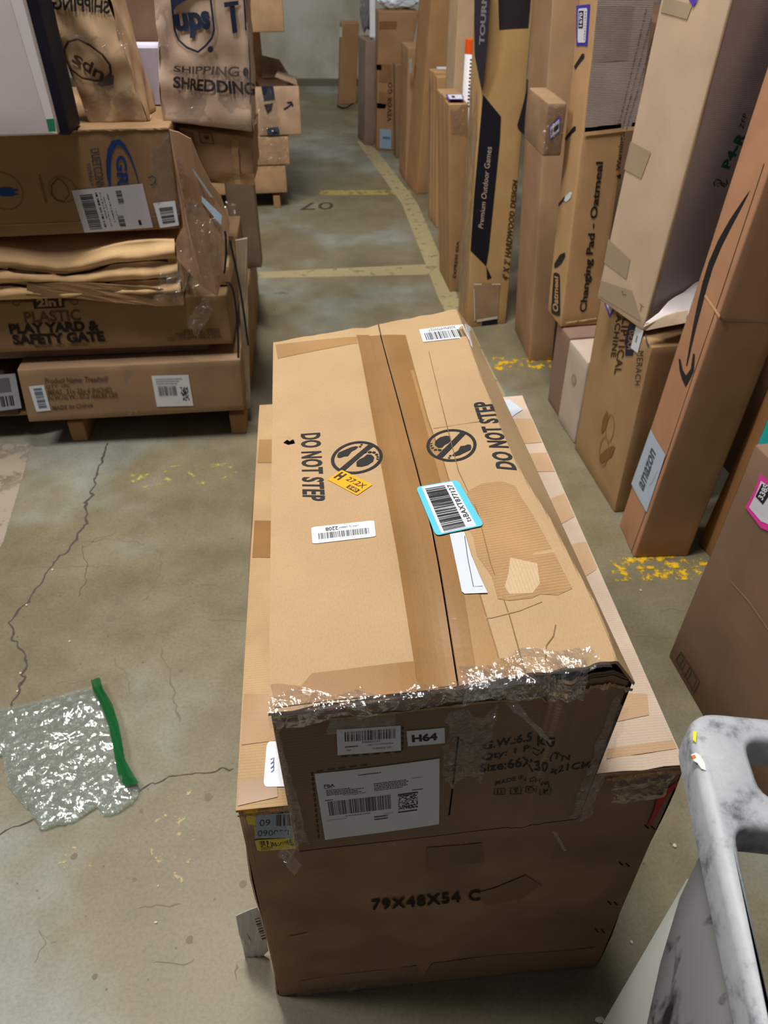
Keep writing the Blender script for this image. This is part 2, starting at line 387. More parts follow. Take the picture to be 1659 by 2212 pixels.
# ================================================================== SETTING
def floor_material():
    m, nt, b = base('sealed_concrete'); L = nt.links.new
    tc = N(nt, 'ShaderNodeTexCoord')
    big = N(nt, 'ShaderNodeTexNoise', Scale=1.3, Detail=4.0, Roughness=.62); L(tc.outputs['Object'], big.inputs['Vector'])
    mid = N(nt, 'ShaderNodeTexNoise', Scale=6.0, Detail=6.0, Roughness=.65); L(tc.outputs['Object'], mid.inputs['Vector'])
    fine = N(nt, 'ShaderNodeTexNoise', Scale=150.0, Detail=8.0, Roughness=.75); L(tc.outputs['Object'], fine.inputs['Vector'])
    r = N(nt, 'ShaderNodeValToRGB'); e = r.color_ramp.elements
    e[0].position = .36; e[0].color = lin((126, 119, 94)); e[1].position = .64; e[1].color = lin((158, 163, 156))  # pale bluish end: concrete patches plus floor glare put into the colour
    x = r.color_ramp.elements.new(.5); x.color = lin((138, 130, 106)); L(big.outputs[0], r.inputs[0])
    r2 = N(nt, 'ShaderNodeValToRGB'); e = r2.color_ramp.elements; e[0].position = .32; e[0].color = (.68, .66, .60, 1); e[1].position = .62; e[1].color = (1, 1, 1, 1); L(mid.outputs[0], r2.inputs[0])
    r3 = N(nt, 'ShaderNodeValToRGB'); e = r3.color_ramp.elements; e[0].position = .34; e[0].color = (.62, .60, .56, 1); e[1].position = .56; e[1].color = (1, 1, 1, 1); L(fine.outputs[0], r3.inputs[0])
    m1 = N(nt, 'ShaderNodeMix', data_type='RGBA', blend_type='MULTIPLY'); m1.inputs[0].default_value = .75; L(r.outputs[0], m1.inputs[6]); L(r2.outputs[0], m1.inputs[7])
    m2 = N(nt, 'ShaderNodeMix', data_type='RGBA', blend_type='MULTIPLY'); m2.inputs[0].default_value = .6; L(m1.outputs[2], m2.inputs[6]); L(r3.outputs[0], m2.inputs[7])
    # scattered dark specks
    vo = N(nt, 'ShaderNodeTexVoronoi', Scale=26.0); vo.inputs['Randomness'].default_value = 1; L(tc.outputs['Object'], vo.inputs['Vector'])
    r4 = N(nt, 'ShaderNodeValToRGB'); e = r4.color_ramp.elements; e[0].position = .03; e[0].color = (.42, .40, .36, 1); e[1].position = .075; e[1].color = (1, 1, 1, 1); L(vo.outputs['Distance'], r4.inputs[0])
    m3 = N(nt, 'ShaderNodeMix', data_type='RGBA', blend_type='MULTIPLY'); m3.inputs[0].default_value = .8; L(m2.outputs[2], m3.inputs[6]); L(r4.outputs[0], m3.inputs[7])
    L(m3.outputs[2], b.inputs['Base Color'])
    rr = N(nt, 'ShaderNodeMapRange'); rr.inputs[3].default_value = .28; rr.inputs[4].default_value = .6; L(mid.outputs[0], rr.inputs[0]); L(rr.outputs[0], b.inputs['Roughness'])
    bp = N(nt, 'ShaderNodeBump', Strength=.12, Distance=.004); L(fine.outputs[0], bp.inputs['Height']); L(bp.outputs[0], b.inputs['Normal'])
    b.inputs['Specular IOR Level'].default_value = .45
    return m
bm = bmesh.new(); prism(bm, Vector((-5, -2.5, -.12)), Vector((10, 0, 0)), Vector((0, 9.9, 0)), Vector((0, 0, .12)))
floor = finish('floor', bm, floor_material()); floor['kind'] = 'structure'
def flat(name, pts, mat, z, parent=floor, label=None, px=True):
    """thin paint or tape film lying on the floor; outline in photo pixels"""
    bm = bmesh.new(); P = [onz(p[0], p[1], 0) if px else Vector((p[0], p[1], 0)) for p in pts]
    vs = [bm.verts.new((p.x, p.y, z)) for p in P]; lo = [bm.verts.new((p.x, p.y, 0)) for p in P]
    tri = tessellate_polygon([[Vector((p.x, p.y, 0)) for p in P]])
    for t in tri:
        f = bm.faces.new([vs[i] for i in t]); f.normal_update()
        if f.normal.z < 0: f.normal_flip()
    n = len(vs)
    for i in range(n): bm.faces.new((vs[i], vs[(i+1) % n], lo[(i+1) % n], lo[i]))
    o = finish(name, bm, mat, None); o.parent = parent
    if label: o['label'] = label
    return o
def ribbon(pts, wd, seed=0, sub=9, wob=.006):
    P = [onz(*p) for p in pts]; Q = []
    for i in range(len(P)-1):
        for k in range(sub):
            q = P[i].lerp(P[i+1], k/sub); q += Vector((noise.noise(q*45+Vector((seed, 0, 0))), noise.noise(q*45+Vector((0, seed, 5))), 0))*wob*2; Q.append(q)
    Q.append(P[-1]); Lq = []; Rq = []
    for i, q in enumerate(Q):
        d = (Q[min(len(Q)-1, i+1)]-Q[max(0, i-1)]).normalized(); nn = Vector((-d.y, d.x, 0)); wdt = wd*(.3+1.1*abs(noise.noise(q*70)))*(.25 if i in (0, len(Q)-1) else 1)
        Lq.append((q+nn*wdt/2)); Rq.append((q-nn*wdt/2))
    return [(p.x, p.y) for p in Lq+Rq[::-1]]
CRACK = plain('crack_dirt', (84, 78, 72), .9, .1); SCUFF = plain('floor_scuff', (118, 110, 92), .6, .3)
for k, (pts, wd) in enumerate([
        ([(232, 955), (222, 990), (205, 1030), (200, 1060), (185, 1095), (186, 1130), (150, 1185), (118, 1215)], .010),
        ([(118, 1215), (100, 1240), (60, 1300), (20, 1345), (30, 1380), (50, 1405), (58, 1440), (45, 1480), (20, 1535)], .008),
        ([(-40, 1812), (0, 1800), (35, 1786), (75, 1768)], .004), ([(300, 1712), (340, 1690), (385, 1674), (440, 1671), (505, 1660)], .004),
        ([(175, 1175), (190, 1230), (170, 1290)], .0025)]):
    flat('crack', ribbon(pts, wd, k), CRACK, .0006, px=False)
for k, (pts, wd) in enumerate([([(345, 1400), (372, 1480), (388, 1560)], .006), ([(180, 1170), (240, 1166)], .004), ([(10, 1232), (120, 1225), (250, 1222)], .003), ([(450, 1335), (530, 1342)], .005),
                               ([(120, 1475), (185, 1470)], .003), ([(295, 1965), (390, 1952)], .003), ([(70, 2080), (100, 2035), (85, 2010), (120, 2035)], .002), ([(505, 2070), (512, 2120)], .003), ([(1370, 1372), (1440, 1380), (1500, 1376)], .004)]):
    flat('scuff_mark', ribbon(pts, wd, 20+k), SCUFF, .0004, px=False)
def worn(name, col, cover, scale, col2=None, rough=.6):
    """paint worn to patches: alpha by noise, a thing of the paint itself"""
    m, nt, b = base(name); L = nt.links.new; tc = N(nt, 'ShaderNodeTexCoord')
    n1 = N(nt, 'ShaderNodeTexNoise', Scale=scale, Detail=7.0, Roughness=.7); L(tc.outputs['Object'], n1.inputs['Vector'])
    r = N(nt, 'ShaderNodeValToRGB'); r.color_ramp.elements[0].position = cover; r.color_ramp.elements[1].position = cover+.07; L(n1.outputs[0], r.inputs[0]); L(r.outputs[0], b.inputs['Alpha'])
    b.inputs['Base Color'].default_value = lin(col); b.inputs['Roughness'].default_value = rough; return m
LINE = worn('old_line_paint', (170, 158, 118), .36, 22.0); PALEL = worn('pale_line_paint', (160, 147, 130), .40, 9.0)
YEL = worn('yellow_paint', (225, 180, 20), .50, 34.0); YELF = worn('faint_yellow_paint', (176, 168, 92), .55, 22.0); CREAM = worn('cream_wear', (186, 170, 128), .56, 40.0)
flat('floor_line', [(783, 305), (812, 322), (902, 440), (981, 622), (1010, 690), (1063, 800), (1150, 960), (1110, 960), (1022, 800), (985, 720), (945, 640), (925, 585), (868, 440), (785, 325), (770, 305)], LINE, .0008, label='long worn beige aisle line')
flat('floor_line', [(560, 588), (925, 571), (944, 571), (948, 592), (900, 594), (560, 601)], LINE, .0007, label='beige cross line near the tall cartons')
flat('floor_line', [(690, 411), (885, 411), (890, 421), (690, 421)], worn('yellow_line_paint', (168, 150, 84), .4, 20.0), .0007, label='thin yellow cross line')
flat('floor_line', [(-60, 960), (66, 960), (58, 1000), (6, 1175), (-60, 1260)], PALEL, .0007, label='broad pale line under the pallet')
flat('paint_patch', [(1062, 772), (1190, 776), (1190, 796), (1070, 800)], YEL, .0008, label='chipped yellow paint')
flat('paint_patch', [(1308, 1206), (1560, 1200), (1562, 1228), (1340, 1232)], YEL, .0008, label='chipped yellow paint')
flat('paint_patch', [(1320, 1232), (1540, 1224), (1500, 1252), (1330, 1256)], YEL, .0008, label='chipped yellow paint')
flat('paint_patch', [(262, 1030), (380, 1005), (500, 1000), (520, 1035), (330, 1062)], YELF, .0005, label='faint yellow smear')
flat('paint_patch', [(300, 1860), (370, 1690), (430, 1700), (430, 1840), (400, 1925), (310, 1920)], CREAM, .0005, label='cream wear patch')
flat('paint_patch', [(40, 1825), (180, 1830), (230, 1890), (60, 1870)], CREAM, .0005, label='cream wear patch')
# upside-down stencil on the floor (bay number)
def floor_text(t, quad, mat):
    vs, fs = text_mesh(t, .0); P = [onz(*p) for p in quad]; bm = bmesh.new()
    bv = [bm.verts.new((P[0]*(1-x)*(1-y)+P[1]*x*(1-y)+P[2]*x*y+P[3]*(1-x)*y)+Vector((0, 0, .0012))) for x, y in vs]
    for f in fs: bm.faces.new([bv[i] for i in f])
    o = finish('stencil', bm, mat); o.parent = floor
floor_text('07', [(721, 437), (650, 438), (647, 454), (719, 452)], plain('stencil_grey', (74, 70, 60), .8, .2))
wm, nt, b = base('painted_concrete_wall'); L = nt.links.new; tc = N(nt, 'ShaderNodeTexCoord')
n1 = N(nt, 'ShaderNodeTexNoise', Scale=2.2, Detail=6.0, Roughness=.6); L(tc.outputs['Object'], n1.inputs['Vector'])
r = N(nt, 'ShaderNodeValToRGB'); r.color_ramp.elements[0].position = .35; r.color_ramp.elements[0].color = lin((176, 172, 148)); r.color_ramp.elements[1].position = .62; r.color_ramp.elements[1].color = lin((206, 208, 200)); L(n1.outputs[0], r.inputs[0]); L(r.outputs[0], b.inputs['Base Color'])
bp = N(nt, 'ShaderNodeBump', Strength=.4, Distance=.02); L(n1.outputs[0], bp.inputs['Height']); L(bp.outputs[0], b.inputs['Normal']); b.inputs['Roughness'].default_value = .8
bm = bmesh.new(); prism(bm, Vector((-5, 7.34, -.12)), Vector((10, 0, 0)), Vector((0, .2, 0)), Vector((0, 0, 5.1)))
wall = finish('wall_back', bm, wm); wall['kind'] = 'structure'
bm = bmesh.new(); prism(bm, Vector((-5, 7.30, 0)), Vector((10, 0, 0)), Vector((0, .04, 0)), Vector((0, 0, .05)))
bb = finish('baseboard_back', bm, plain('dirty_kerb', (112, 104, 86), .8)); bb['kind'] = 'structure'

# ================================================================== HERO CARTONS
T1 = (198, 158, 106)   # bright kraft
TAPE = card((156, 110, 56), 0.0, .32, blotch=.12, spec=.55); TAPE2 = card((174, 130, 76), 0.0, .36, blotch=.10, spec=.5)
DARKTAPE = card((142, 106, 70), .15, .4, blotch=.12, spec=.45)
KR = card((192, 156, 110), .04, .7, blotch=.07); KRSHADE = card((150, 118, 88), .22, .68, True, blotch=.10)  # second kraft is darker: the front's shade put into its colour
EDGE = plain('torn_board_edge', (176, 146, 108), .9, .1, .25, 120); BLACKGAP = plain('dark_slot', (12, 10, 9), 1, 0)
STAMP = plain('black_stamp', (34, 34, 36), .55, .35); LBLUE = plain('label_blue', (92, 196, 226), .4); ORANGE = plain('label_orange', (244, 168, 20), .45)
YLAB = plain('label_yellow', (228, 208, 40), .5); BLAB = plain('label_greyblue', (150, 172, 196), .5); PURP = plain('label_purple', (92, 70, 190), .5); MAG = plain('label_magenta', (240, 60, 170), .45)

# --- big lower carton (79 x 48 x 54)
k4, k5, k6, k7 = onz(512, 1752, .54), onz(1480, 1657, .54), onz(562, 875, .54), onz(1127, 856, .54)
k0, k1 = onz(602, 2153), onz(1291, 2089)
k2 = Vector((k6.x-.004, k6.y, 0)); k3 = Vector((k7.x, k7.y, 0))
def big_disp(f, a, b):
    v = Vector()
    if f == 'L' or f == 'R': v.x += .004*math.sin(b*9+a*5)*(1 if 0 < a < 1 else .6)
    if f == 'T': v.z -= .004*math.sin(math.pi*a)*math.sin(math.pi*b)
    return v
bigt = thing('large_carton', (k0+k1+k2+k3)/4, 'large worn tape-banded carton on the floor carrying the smaller carton, stamped 79X48X54', 'box')
BG = Box([k0, k1, k2, k3, k4, k5, k6, k7], bulge=.0035, rough=.004, disp=big_disp, seed=1)
body(BG, [card((162, 126, 94), .16, .75, blotch=.22)], bigt, faces='FLRBU', n=10)
def flap(bx, f, fa0, fa1, mat, parent, name='flap', nb=26, na=10, thick=.004, fr=0.0):
    """a top flap: board between two edge curves, with cut thickness and a slightly ragged free edge"""
    bm = bmesh.new(); uvl = bm.loops.layers.uv.new('UVMap'); V = []; lw, lh = bx.wh[f]; U = {}
    for i in range(na+1):
        r = []
        for j in range(nb+1):
            b = j/nb; a = fa0(b)+(fa1(b)-fa0(b))*i/na
            p = bx.P(f, a, b)
            if j in (0, nb): p += Vector((0, (.0022*noise.noise(p*60)+.001)*fr, .0015*noise.noise(p*45)*fr))
            v = bm.verts.new(p); U[v] = (a*lw, b*lh); r.append(v)
        V.append(r)
    fs = []
    for i in range(na):
        for j in range(nb):
            q = (V[i][j], V[i+1][j], V[i+1][j+1], V[i][j+1]); fc = bm.faces.new(q); fs.append(fc)
            for lp in fc.loops: lp[uvl].uv = U[lp.vert]
    r = bmesh.ops.extrude_face_region(bm, geom=fs)
    for v in [g for g in r['geom'] if isinstance(g, bmesh.types.BMVert)]: v.co -= bx.n[f]*thick
    bmesh.ops.recalc_face_normals(bm, faces=bm.faces)
    return finish(name, bm, mat, parent)
BT = card((194, 156, 108), .5, .72, True, blotch=.16)
flap(BG, 'T', lambda b: -.003, lambda b: .5, BT, bigt, fr=1.6); flap(BG, 'T', lambda b: .503, lambda b: 1.003, card((222, 196, 172), .35, .72, True, blotch=.12), bigt, fr=1.6)
for q, mt in [(((556, 1000), (600, 1000), (600, 950), (560, 950)), TAPE2), (((545, 1205), (600, 1205), (600, 1125), (550, 1125)), TAPE), (((511, 1742), (600, 1722), (596, 1670), (516, 1688)), TAPE), (((520, 1610), (600, 1600), (600, 1500), (527, 1500)), TAPE2)]:
    d = Decal(BG, 'T', quad=((556, 1000), (600, 1000), (600, 950), (560, 950))); d.tape(q, mt); d.build('tape', bigt)
PKT = card((214, 172, 128), .35, .5, True, blotch=.08)
for q in [((1120, 960), (1182, 955), (1150, 905), (1090, 905)), ((1140, 1020), (1215, 1018), (1192, 978), (1120, 980)), ((1180, 1150), (1262, 1105), (1240, 1060), (1180, 1080)), ((1235, 1265), (1318, 1210), (1296, 1165), (1215, 1180)), ((1330, 1560), (1402, 1545), (1398, 1500), (1350, 1498)), ((1310, 1640), (1474, 1616), (1472, 1596), (1310, 1618))]:
    d = Decal(BG, 'T', quad=((1140, 1020), (1215, 1018), (1192, 978), (1120, 980))); d.tape(q, PKT); d.build('tape', bigt)
d = Decal(BG, 'T', quad=((569, 1701), (640, 1700), (640, 1600), (577, 1603)), lift=.001)
d.rect(0, 0, 1, 1, PAPER, 1, 3, rnd=.12); 
BLUEPEN = plain('blue_pen', (70, 80, 150), .6)
d.poly([(.62, .5), (1, .5), (1, .58), (.72, .58), (.72, .9), (.62, .9)], INK, 2); d.poly([(.66, .14), (1, .14), (1, .24), (.66, .24)], INK, 2)
for yy in (.34, .5, .66): d.stroke([d.bx.ab('T', *p) for p in ((585, 1622+60*yy), (592, 1618+60*yy), (591, 1626+60*yy), (586, 1630+60*yy))], .0012, BLUEPEN, 2, px=False)
d.build('label', bigt, 'white label with pen numbers')
d = Decal(BG, 'T', quad=((1085, 905), (1125, 905), (1125, 866), (1080, 866)), lift=.0012)
d.poly([(1080, 868), (1100, 864), (1129, 886), (1112, 897), (1104, 904), (1092, 892)], plain('silver_label', (206, 214, 228), .3, .7), px=True); d.build('label', bigt, 'crumpled silver-white label')
# front print, labels and marks
d = Decal(BG, 'F', quad=((803, 1964), (1038, 1943), (1037, 1920), (802, 1941)), lift=.0014)
d.text('79X48X54 C', 0, 0, 1, 1, plain('brown_black_stamp', (44, 30, 24), .7, .2), bold=.03, space=1.15); d.build('printing', bigt)
d = Decal(BG, 'F', quad=((803, 1964), (1038, 1943), (1037, 1920), (802, 1941)), lift=.0009)
d.poly([(1030, 1927), (1070, 1916), (1135, 1889), (1170, 1911), (1125, 1940), (1060, 1953), (1045, 1950)], DARKTAPE, px=True)
d.build('tape_scrap', bigt, 'diamond-shaped dark tape scrap')
d = Decal(BG, 'F', quad=((551, 1808), (640, 1806), (640, 1752), (553, 1756)), lift=.0013)
d.poly([(528, 1752), (556, 1750), (558, 1782), (536, 1778)], YLAB, px=True); d.poly([(549, 1782), (560, 1784), (566, 1808), (551, 1806)], YLAB, px=True)
d.rect(0, 0, 1, 1, BLAB, 2); d.text('09', .1, .52, .36, .78, INK, 3); d.bars(.5, .5, .9, .95, INK, 12, 3); d.text('090058', .06, .1, .82, .34, INK, 3)
d.build('label', bigt, 'grey-blue numbered label over yellow stickers')
d = Decal(BG, 'F', quad=((556, 1836), (650, 1830), (648, 1806), (550, 1812)), lift=.0013)
d.rect(0, 0, 1, 1, YLAB, 1, rnd=.1); d.bars(.1, .55, .95, .9, INK, 30, 2); d.text('CLPH1780', .1, .28, .95, .52, INK, 2, .02); d.lines(.1, .06, .7, .24, 2, INK, 3, lay=2); d.build('label', bigt, 'yellow barcode label')
RED = plain('red_marker', (190, 22, 30), .5)
d = Decal(BG, 'F', quad=((803, 1964), (1038, 1943), (1037, 1920), (802, 1941)), lift=.0012)
d.poly([(1464, 1684), (1460, 1697), (1440, 1716), (1424, 1748), (1402, 1784), (1398, 1780), (1412, 1748), (1418, 1724), (1440, 1702)], RED, px=True); d.build('marker_streak', bigt, 'red streak')
d = Decal(BG, 'F', quad=((803, 1964), (1038, 1943), (1037, 1920), (802, 1941)), lift=.001)
d.lift = .0004; d.tape(((925, 1872), (1045, 1862), (1040, 1820), (922, 1830)), card((138, 104, 76), .1, .45, blotch=.1)); d.build('tape', bigt); d = Decal(BG, 'F', quad=((803, 1964), (1038, 1943), (1037, 1920), (802, 1941)), lift=.0004); d.tape(((640, 2150), (905, 2122), (900, 2085), (650, 2118)), card((156, 124, 92), .2, .45, blotch=.1)); d.build('tape', bigt); d = Decal(BG, 'F', quad=((803, 1964), (1038, 1943), (1037, 1920), (802, 1941)), lift=.0004); d.tape(((905, 2122), (1285, 2080), (1290, 2045), (935, 2080)), card((158, 124, 92), .2, .45, blotch=.1))
d.build('tape', bigt)
for (x, y) in ((1400, 1788), (1345, 1868), (1320, 1952), (1292, 2012)):
    for k in (0, 1):
        d = Decal(BG, 'F', quad=((803, 1964), (1038, 1943), (1037, 1920), (802, 1941)), lift=.001); d.stroke([(x+k*14-8, y-8+k*2), (x+k*14, y+k*2)], .0016, BLACKGAP); d.build('staple_mark', bigt)
d = Decal(BG, 'F', quad=((803, 1964), (1038, 1943), (1037, 1920), (802, 1941)), lift=.001); d.stroke([(622, 2024), (664, 2014)], .003, EDGE); d.build('scratch', bigt)
# ragged edge strip along the front top corner
def ragged(bx, f, px0, px1, wd, mat, parent, seed, name='torn_edge', amp=.003, off=.002):
    bm = bmesh.new(); a0 = bx.ab(f, *px0); a1 = bx.ab(f, *px1); n = 40; L1 = []; L2 = []; L3 = []
    for i in range(n+1):
        a = a0[0]+(a1[0]-a0[0])*i/n; b = a0[1]+(a1[1]-a0[1])*i/n; r = noise.noise(Vector((i*.35, seed, 0))); r2 = noise.noise(Vector((i*.9, seed+7, 0)))
        p = bx.P(f, a, b, off+amp*abs(r)); lh = bx.wh[f][1]
        L1.append(bm.verts.new(p+Vector((0, 0, amp*.7*r2)))); L2.append(bm.verts.new(bx.P(f, a, b-(wd*(.6+.7*abs(r2)))/lh, off+amp*.8*abs(r2)))); L3.append(bm.verts.new(bx.P(f, a, b-(wd*(.7+.7*abs(r)))/lh, 0)))
    for i in range(n):
        bm.faces.new((L1[i], L1[i+1], L2[i+1], L2[i])); bm.faces.new((L2[i], L2[i+1], L3[i+1], L3[i]))
    return finish(name, bm, mat, parent)
ragged(BG, 'F', (513, 1757), (612, 1746), .006, EDGE, bigt, 3); ragged(BG, 'F', (1310, 1677), (1478, 1660), .008, EDGE, bigt, 5)
g = bil([BG.P('F', *BG.ab('F', *p)) for p in ((1318, 1672), (1490, 1655), (1440, 1720), (1310, 1740))], 14, 10)
film('clear_wrap', bigt, g, .004, TAPECLEAR, 3, BG.n['F'])
g = bil([BG.P('F', *BG.ab('F', *p)) for p in ((615, 2160), (900, 2125), (895, 2100), (612, 2140))], 22, 4)
film('clear_wrap', bigt, g, .007, FILM, 5, BG.n['F'])
# torn paper tag hanging from its left side
pn = Vector((0, -1, 0)); py = BG.P('L', .93, .3).y
P = [onpl(x, y, (0, py, 0), pn) for x, y in ((508, 1982), (553, 1963), (571, 2008), (578, 2058), (545, 2092), (533, 2084), (541, 2032), (522, 2026))]
o = sheet('paper_tag', bigt, P, Vector((-.3, -.95, 0)), .0006, plain('white_tag', (226, 226, 230), .5), .006, 3, 2); o['label'] = 'torn white barcode tag'
bm = bmesh.new()
for i in range(9):
    y0 = 1985+i*5.2
    q = [onpl(x, y, (0, py-.008, 0), pn) for x, y in ((550+i*1.9, y0), (561+i*1.7, y0-3), (561.5+i*1.7, y0-1+(i % 3)), (550.5+i*1.9, y0+2+(i % 3)))]
    bm.faces.new([bm.verts.new(v) for v in q])
finish('tag_bars', bm, INK, o)

# --- upper carton (66 x 30 x 21)
ZT, ZE = .75, .716
t4, t5, t6, t7 = onz(583, 1541, ZT), onz(1371, 1474, ZE), onz(592, 740, ZT), onz(1015, 706, ZE)
t0, t1 = onz(640, 1846, .546), onz(1252, 1775, .546)
t2 = Vector((t6.x+t0.x-t4.x, t6.y+.01, .546)); t3 = Vector((t7.x-.012, t7.y+.01, .546))
_flat = Box([t0, t1, t2, t3, t4, t5, t6, t7], 0, 0)
ridge = sorted([(_flat.ab('T', x, y)[1], _flat.ab('T', x, y)[0]) for x, y in ((990, 722), (1037, 862), (1100, 1028), (1122, 1069), (1182, 1173), (1222, 1254), (1271, 1347), (1300, 1418), (1318, 1476))])
def interp(tab, x):
    if x <= tab[0][0]: return tab[0][1]
    for (x0, y0), (x1, y1) in zip(tab, tab[1:]):
        if x <= x1: return y0+(y1-y0)*(x-x0)/(x1-x0)
    return tab[-1][1]
def lift_T(a, b):
    ar = interp(ridge, b); zl = (ZT-ZE)*a
    return zl if a <= ar else (ZT-ZE)*ar*(1-a)/(1-ar)
def sm(x, c, wd): return math.exp(-((x-c)/wd)**2)
def top_disp(f, a, b):
    v = Vector()
    if f == 'T':
        v.z += lift_T(a, b)
        v.z += -.003*sm(a, .45, .06)+.0010*math.sin(b*38+a*11)*sm(a, .85, .10)*(1 if .2 < b < .62 else 0)
    if f == 'F':
        v.z += b*b*lift_T(a, 0)*(.55 if a > .74 else .92)
        k_ = .3+.7*min(1, b*3); v.y -= k_*(.007*sm(a, .80-.015*(1-b), .024)+.004*sm(a, .765-.015*(1-b), .010)+.003*sm(a, .845, .012))
        v.y -= .002*math.sin(a*7)*b
        v.y += .005*max(0, a-.9)*10*b
    if f == 'R': v.x += .003*math.sin(b*14)*math.sin(math.pi*a)
    return v
top = thing('stacked_carton', (t0+t1+t2+t3)/4, 'long taped carton on the larger one, with two round no-step signs and orange sticker', 'box')
TB = Box([t0, t1, t2, t3, t4, t5, t6, t7], bulge=.001, rough=.0015, disp=top_disp, seed=2)
TB.liftk = .45
body(TB, [KRSHADE], top, faces='LRBU', n=22); body(TB, [KRSHADE], top, faces='F', n=96, name='end_panel')
seam_px = [(822, 722), (840, 790), (870, 900), (897, 1000), (915, 1070), (935, 1150), (950, 1230), (966, 1330), (980, 1420), (993, 1505)]
seam = sorted([(TB.ab('T', *p)[1], TB.ab('T', *p)[0]) for p in seam_px])
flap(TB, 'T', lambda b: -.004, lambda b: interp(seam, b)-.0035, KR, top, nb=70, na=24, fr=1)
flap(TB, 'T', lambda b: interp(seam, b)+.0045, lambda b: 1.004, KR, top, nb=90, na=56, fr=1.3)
SQ = ((649, 938), (653, 1081), (703, 1083), (692, 935))
def TD(lift=.0006): return Decal(TB, 'T', quad=SQ, lift=lift)
def band(parent, left, right, mat, lift=.0006, name='tape', n=5, label=None):
    """a strip of tape between two photo polylines (matching point lists)"""
    d = Decal(TB, 'T', quad=SQ, lift=lift)
    for (l0, l1, r0, r1) in zip(left, left[1:], right, right[1:]): d.tape((l0, r0, r1, l1), mat, n=n)
    return d.build(name, parent, label)
off = lambda L_, d: [(x+d, y) for x, y in L_]
ys = [724, 800, 900, 1000, 1100, 1200, 1300, 1400, 1500]
sx = lambda y: interp(sorted([(p[1], p[0]) for p in seam_px]), y)
lt = sorted([(724, 772), (741, 775), (1192, 857), (1474, 901), (1505, 905)]); rt = sorted([(724, 876), (921, 929), (1039, 975), (1200, 1012), (1418, 1078), (1505, 1100)])
band(top, [(interp(lt, y), y) for y in ys], [(sx(y)-2.2, y) for y in ys], TAPE, label='broad brown tape beside the seam')
band(top, [(sx(y)+2.6, y) for y in ys], [(interp(rt, y), y) for y in ys], TAPE, label='broad brown tape beside the seam')
band(top, [(sx(y)-52-(y-700)*.03, y) for y in ys], [(sx(y)-26, y) for y in ys], card((158, 114, 64), 0.0, .3, blotch=.12, spec=.55), .0009)
band(top, [(sx(y)+44, y) for y in ys[1:]], [(interp(rt, y)-3, y) for y in ys[1:]], TAPE2, .0009)
d = TD(.0022); d.poly([(584, 1480), (590, 1500), (592, 1530), (700, 1516), (900, 1496), (896, 1430), (740, 1448), (673, 1456), (650, 1484), (600, 1478)], card((164, 116, 60), 0.0, .32, blotch=.1, spec=.5), px=True, cuts=6); d.build('tape', top, 'brown tape across the front edge')
d = TD(.0008); d.tape(((595, 745), (770, 728), (772, 742), (600, 775)), TAPE2); d.build('tape', top)
d = TD(.0008); d.tape(((1065, 1490), (1145, 1480), (1122, 1420), (1040, 1426)), TAPE2); d.build('tape', top)
# damp, scuffed area with the flutes showing, and a scraped spot
RIB = card((186, 142, 92), .8, .7, True, blotch=.14)
d = TD(.0007)
d.poly([(1010, 1062), (1040, 1045), (1085, 1040), (1112, 1050), (1128, 1078), (1160, 1128), (1188, 1180), (1212, 1225), (1236, 1272), (1205, 1286), (1166, 1284), (1150, 1292), (1100, 1298), (1075, 1294), (1062, 1245), (1030, 1200), (1022, 1160), (1000, 1120), (1004, 1085)], RIB, px=True, cuts=7)
d.build('worn_patch', top, 'dark worn patch with the flutes showing')
d = TD(.0011); d.poly([(1102, 1205), (1160, 1218), (1166, 1262), (1150, 1282), (1100, 1284), (1090, 1268), (1098, 1240)], card((206, 176, 134), .3, .9, blotch=.08), px=True); d.build('scraped_spot', top)
d = TD(.0012)
d.stroke([(926, 760), (950, 860), (990, 1018), (1031, 1105), (1060, 1220), (1100, 1330), (1140, 1475)], .0008, card((138, 102, 62), .1, .8))
d.stroke([(975, 1338), (1060, 1335), (1120, 1320), (1170, 1300)], .0012, EDGE); d.stroke([(936, 926), (1040, 910)], .001, EDGE)
d.stroke([(1178, 1430), (1180, 1395), (1195, 1375), (1200, 1350)], .001, card((150, 110, 66), .1, .8)); d.build('crease', top)
d = TD(.0013); d.poly([(612, 957), (620, 951), (626, 955), (634, 950), (637, 958), (622, 961)], BLACKGAP, px=True); d.poly([(620, 951), (622, 941), (632, 950), (626, 954)], EDGE, px=True); d.build('puncture', top, 'small punched hole')
d = Decal(TB, 'T', quad=SQ, lift=.0009); d.text('DO NOT STEP', 0, 0, 1, 1, STAMP, bold=.032, space=1.08, cuts=1); d.build('printing', top)
d = Decal(TB, 'T', quad=((1117, 1016), (1062, 868), (1021, 871), (1072, 1012)), lift=.0013); d.text('DO NOT STEP', 0, 0, 1, 1, STAMP, bold=.032, space=1.08, cuts=3); d.build('printing', top)
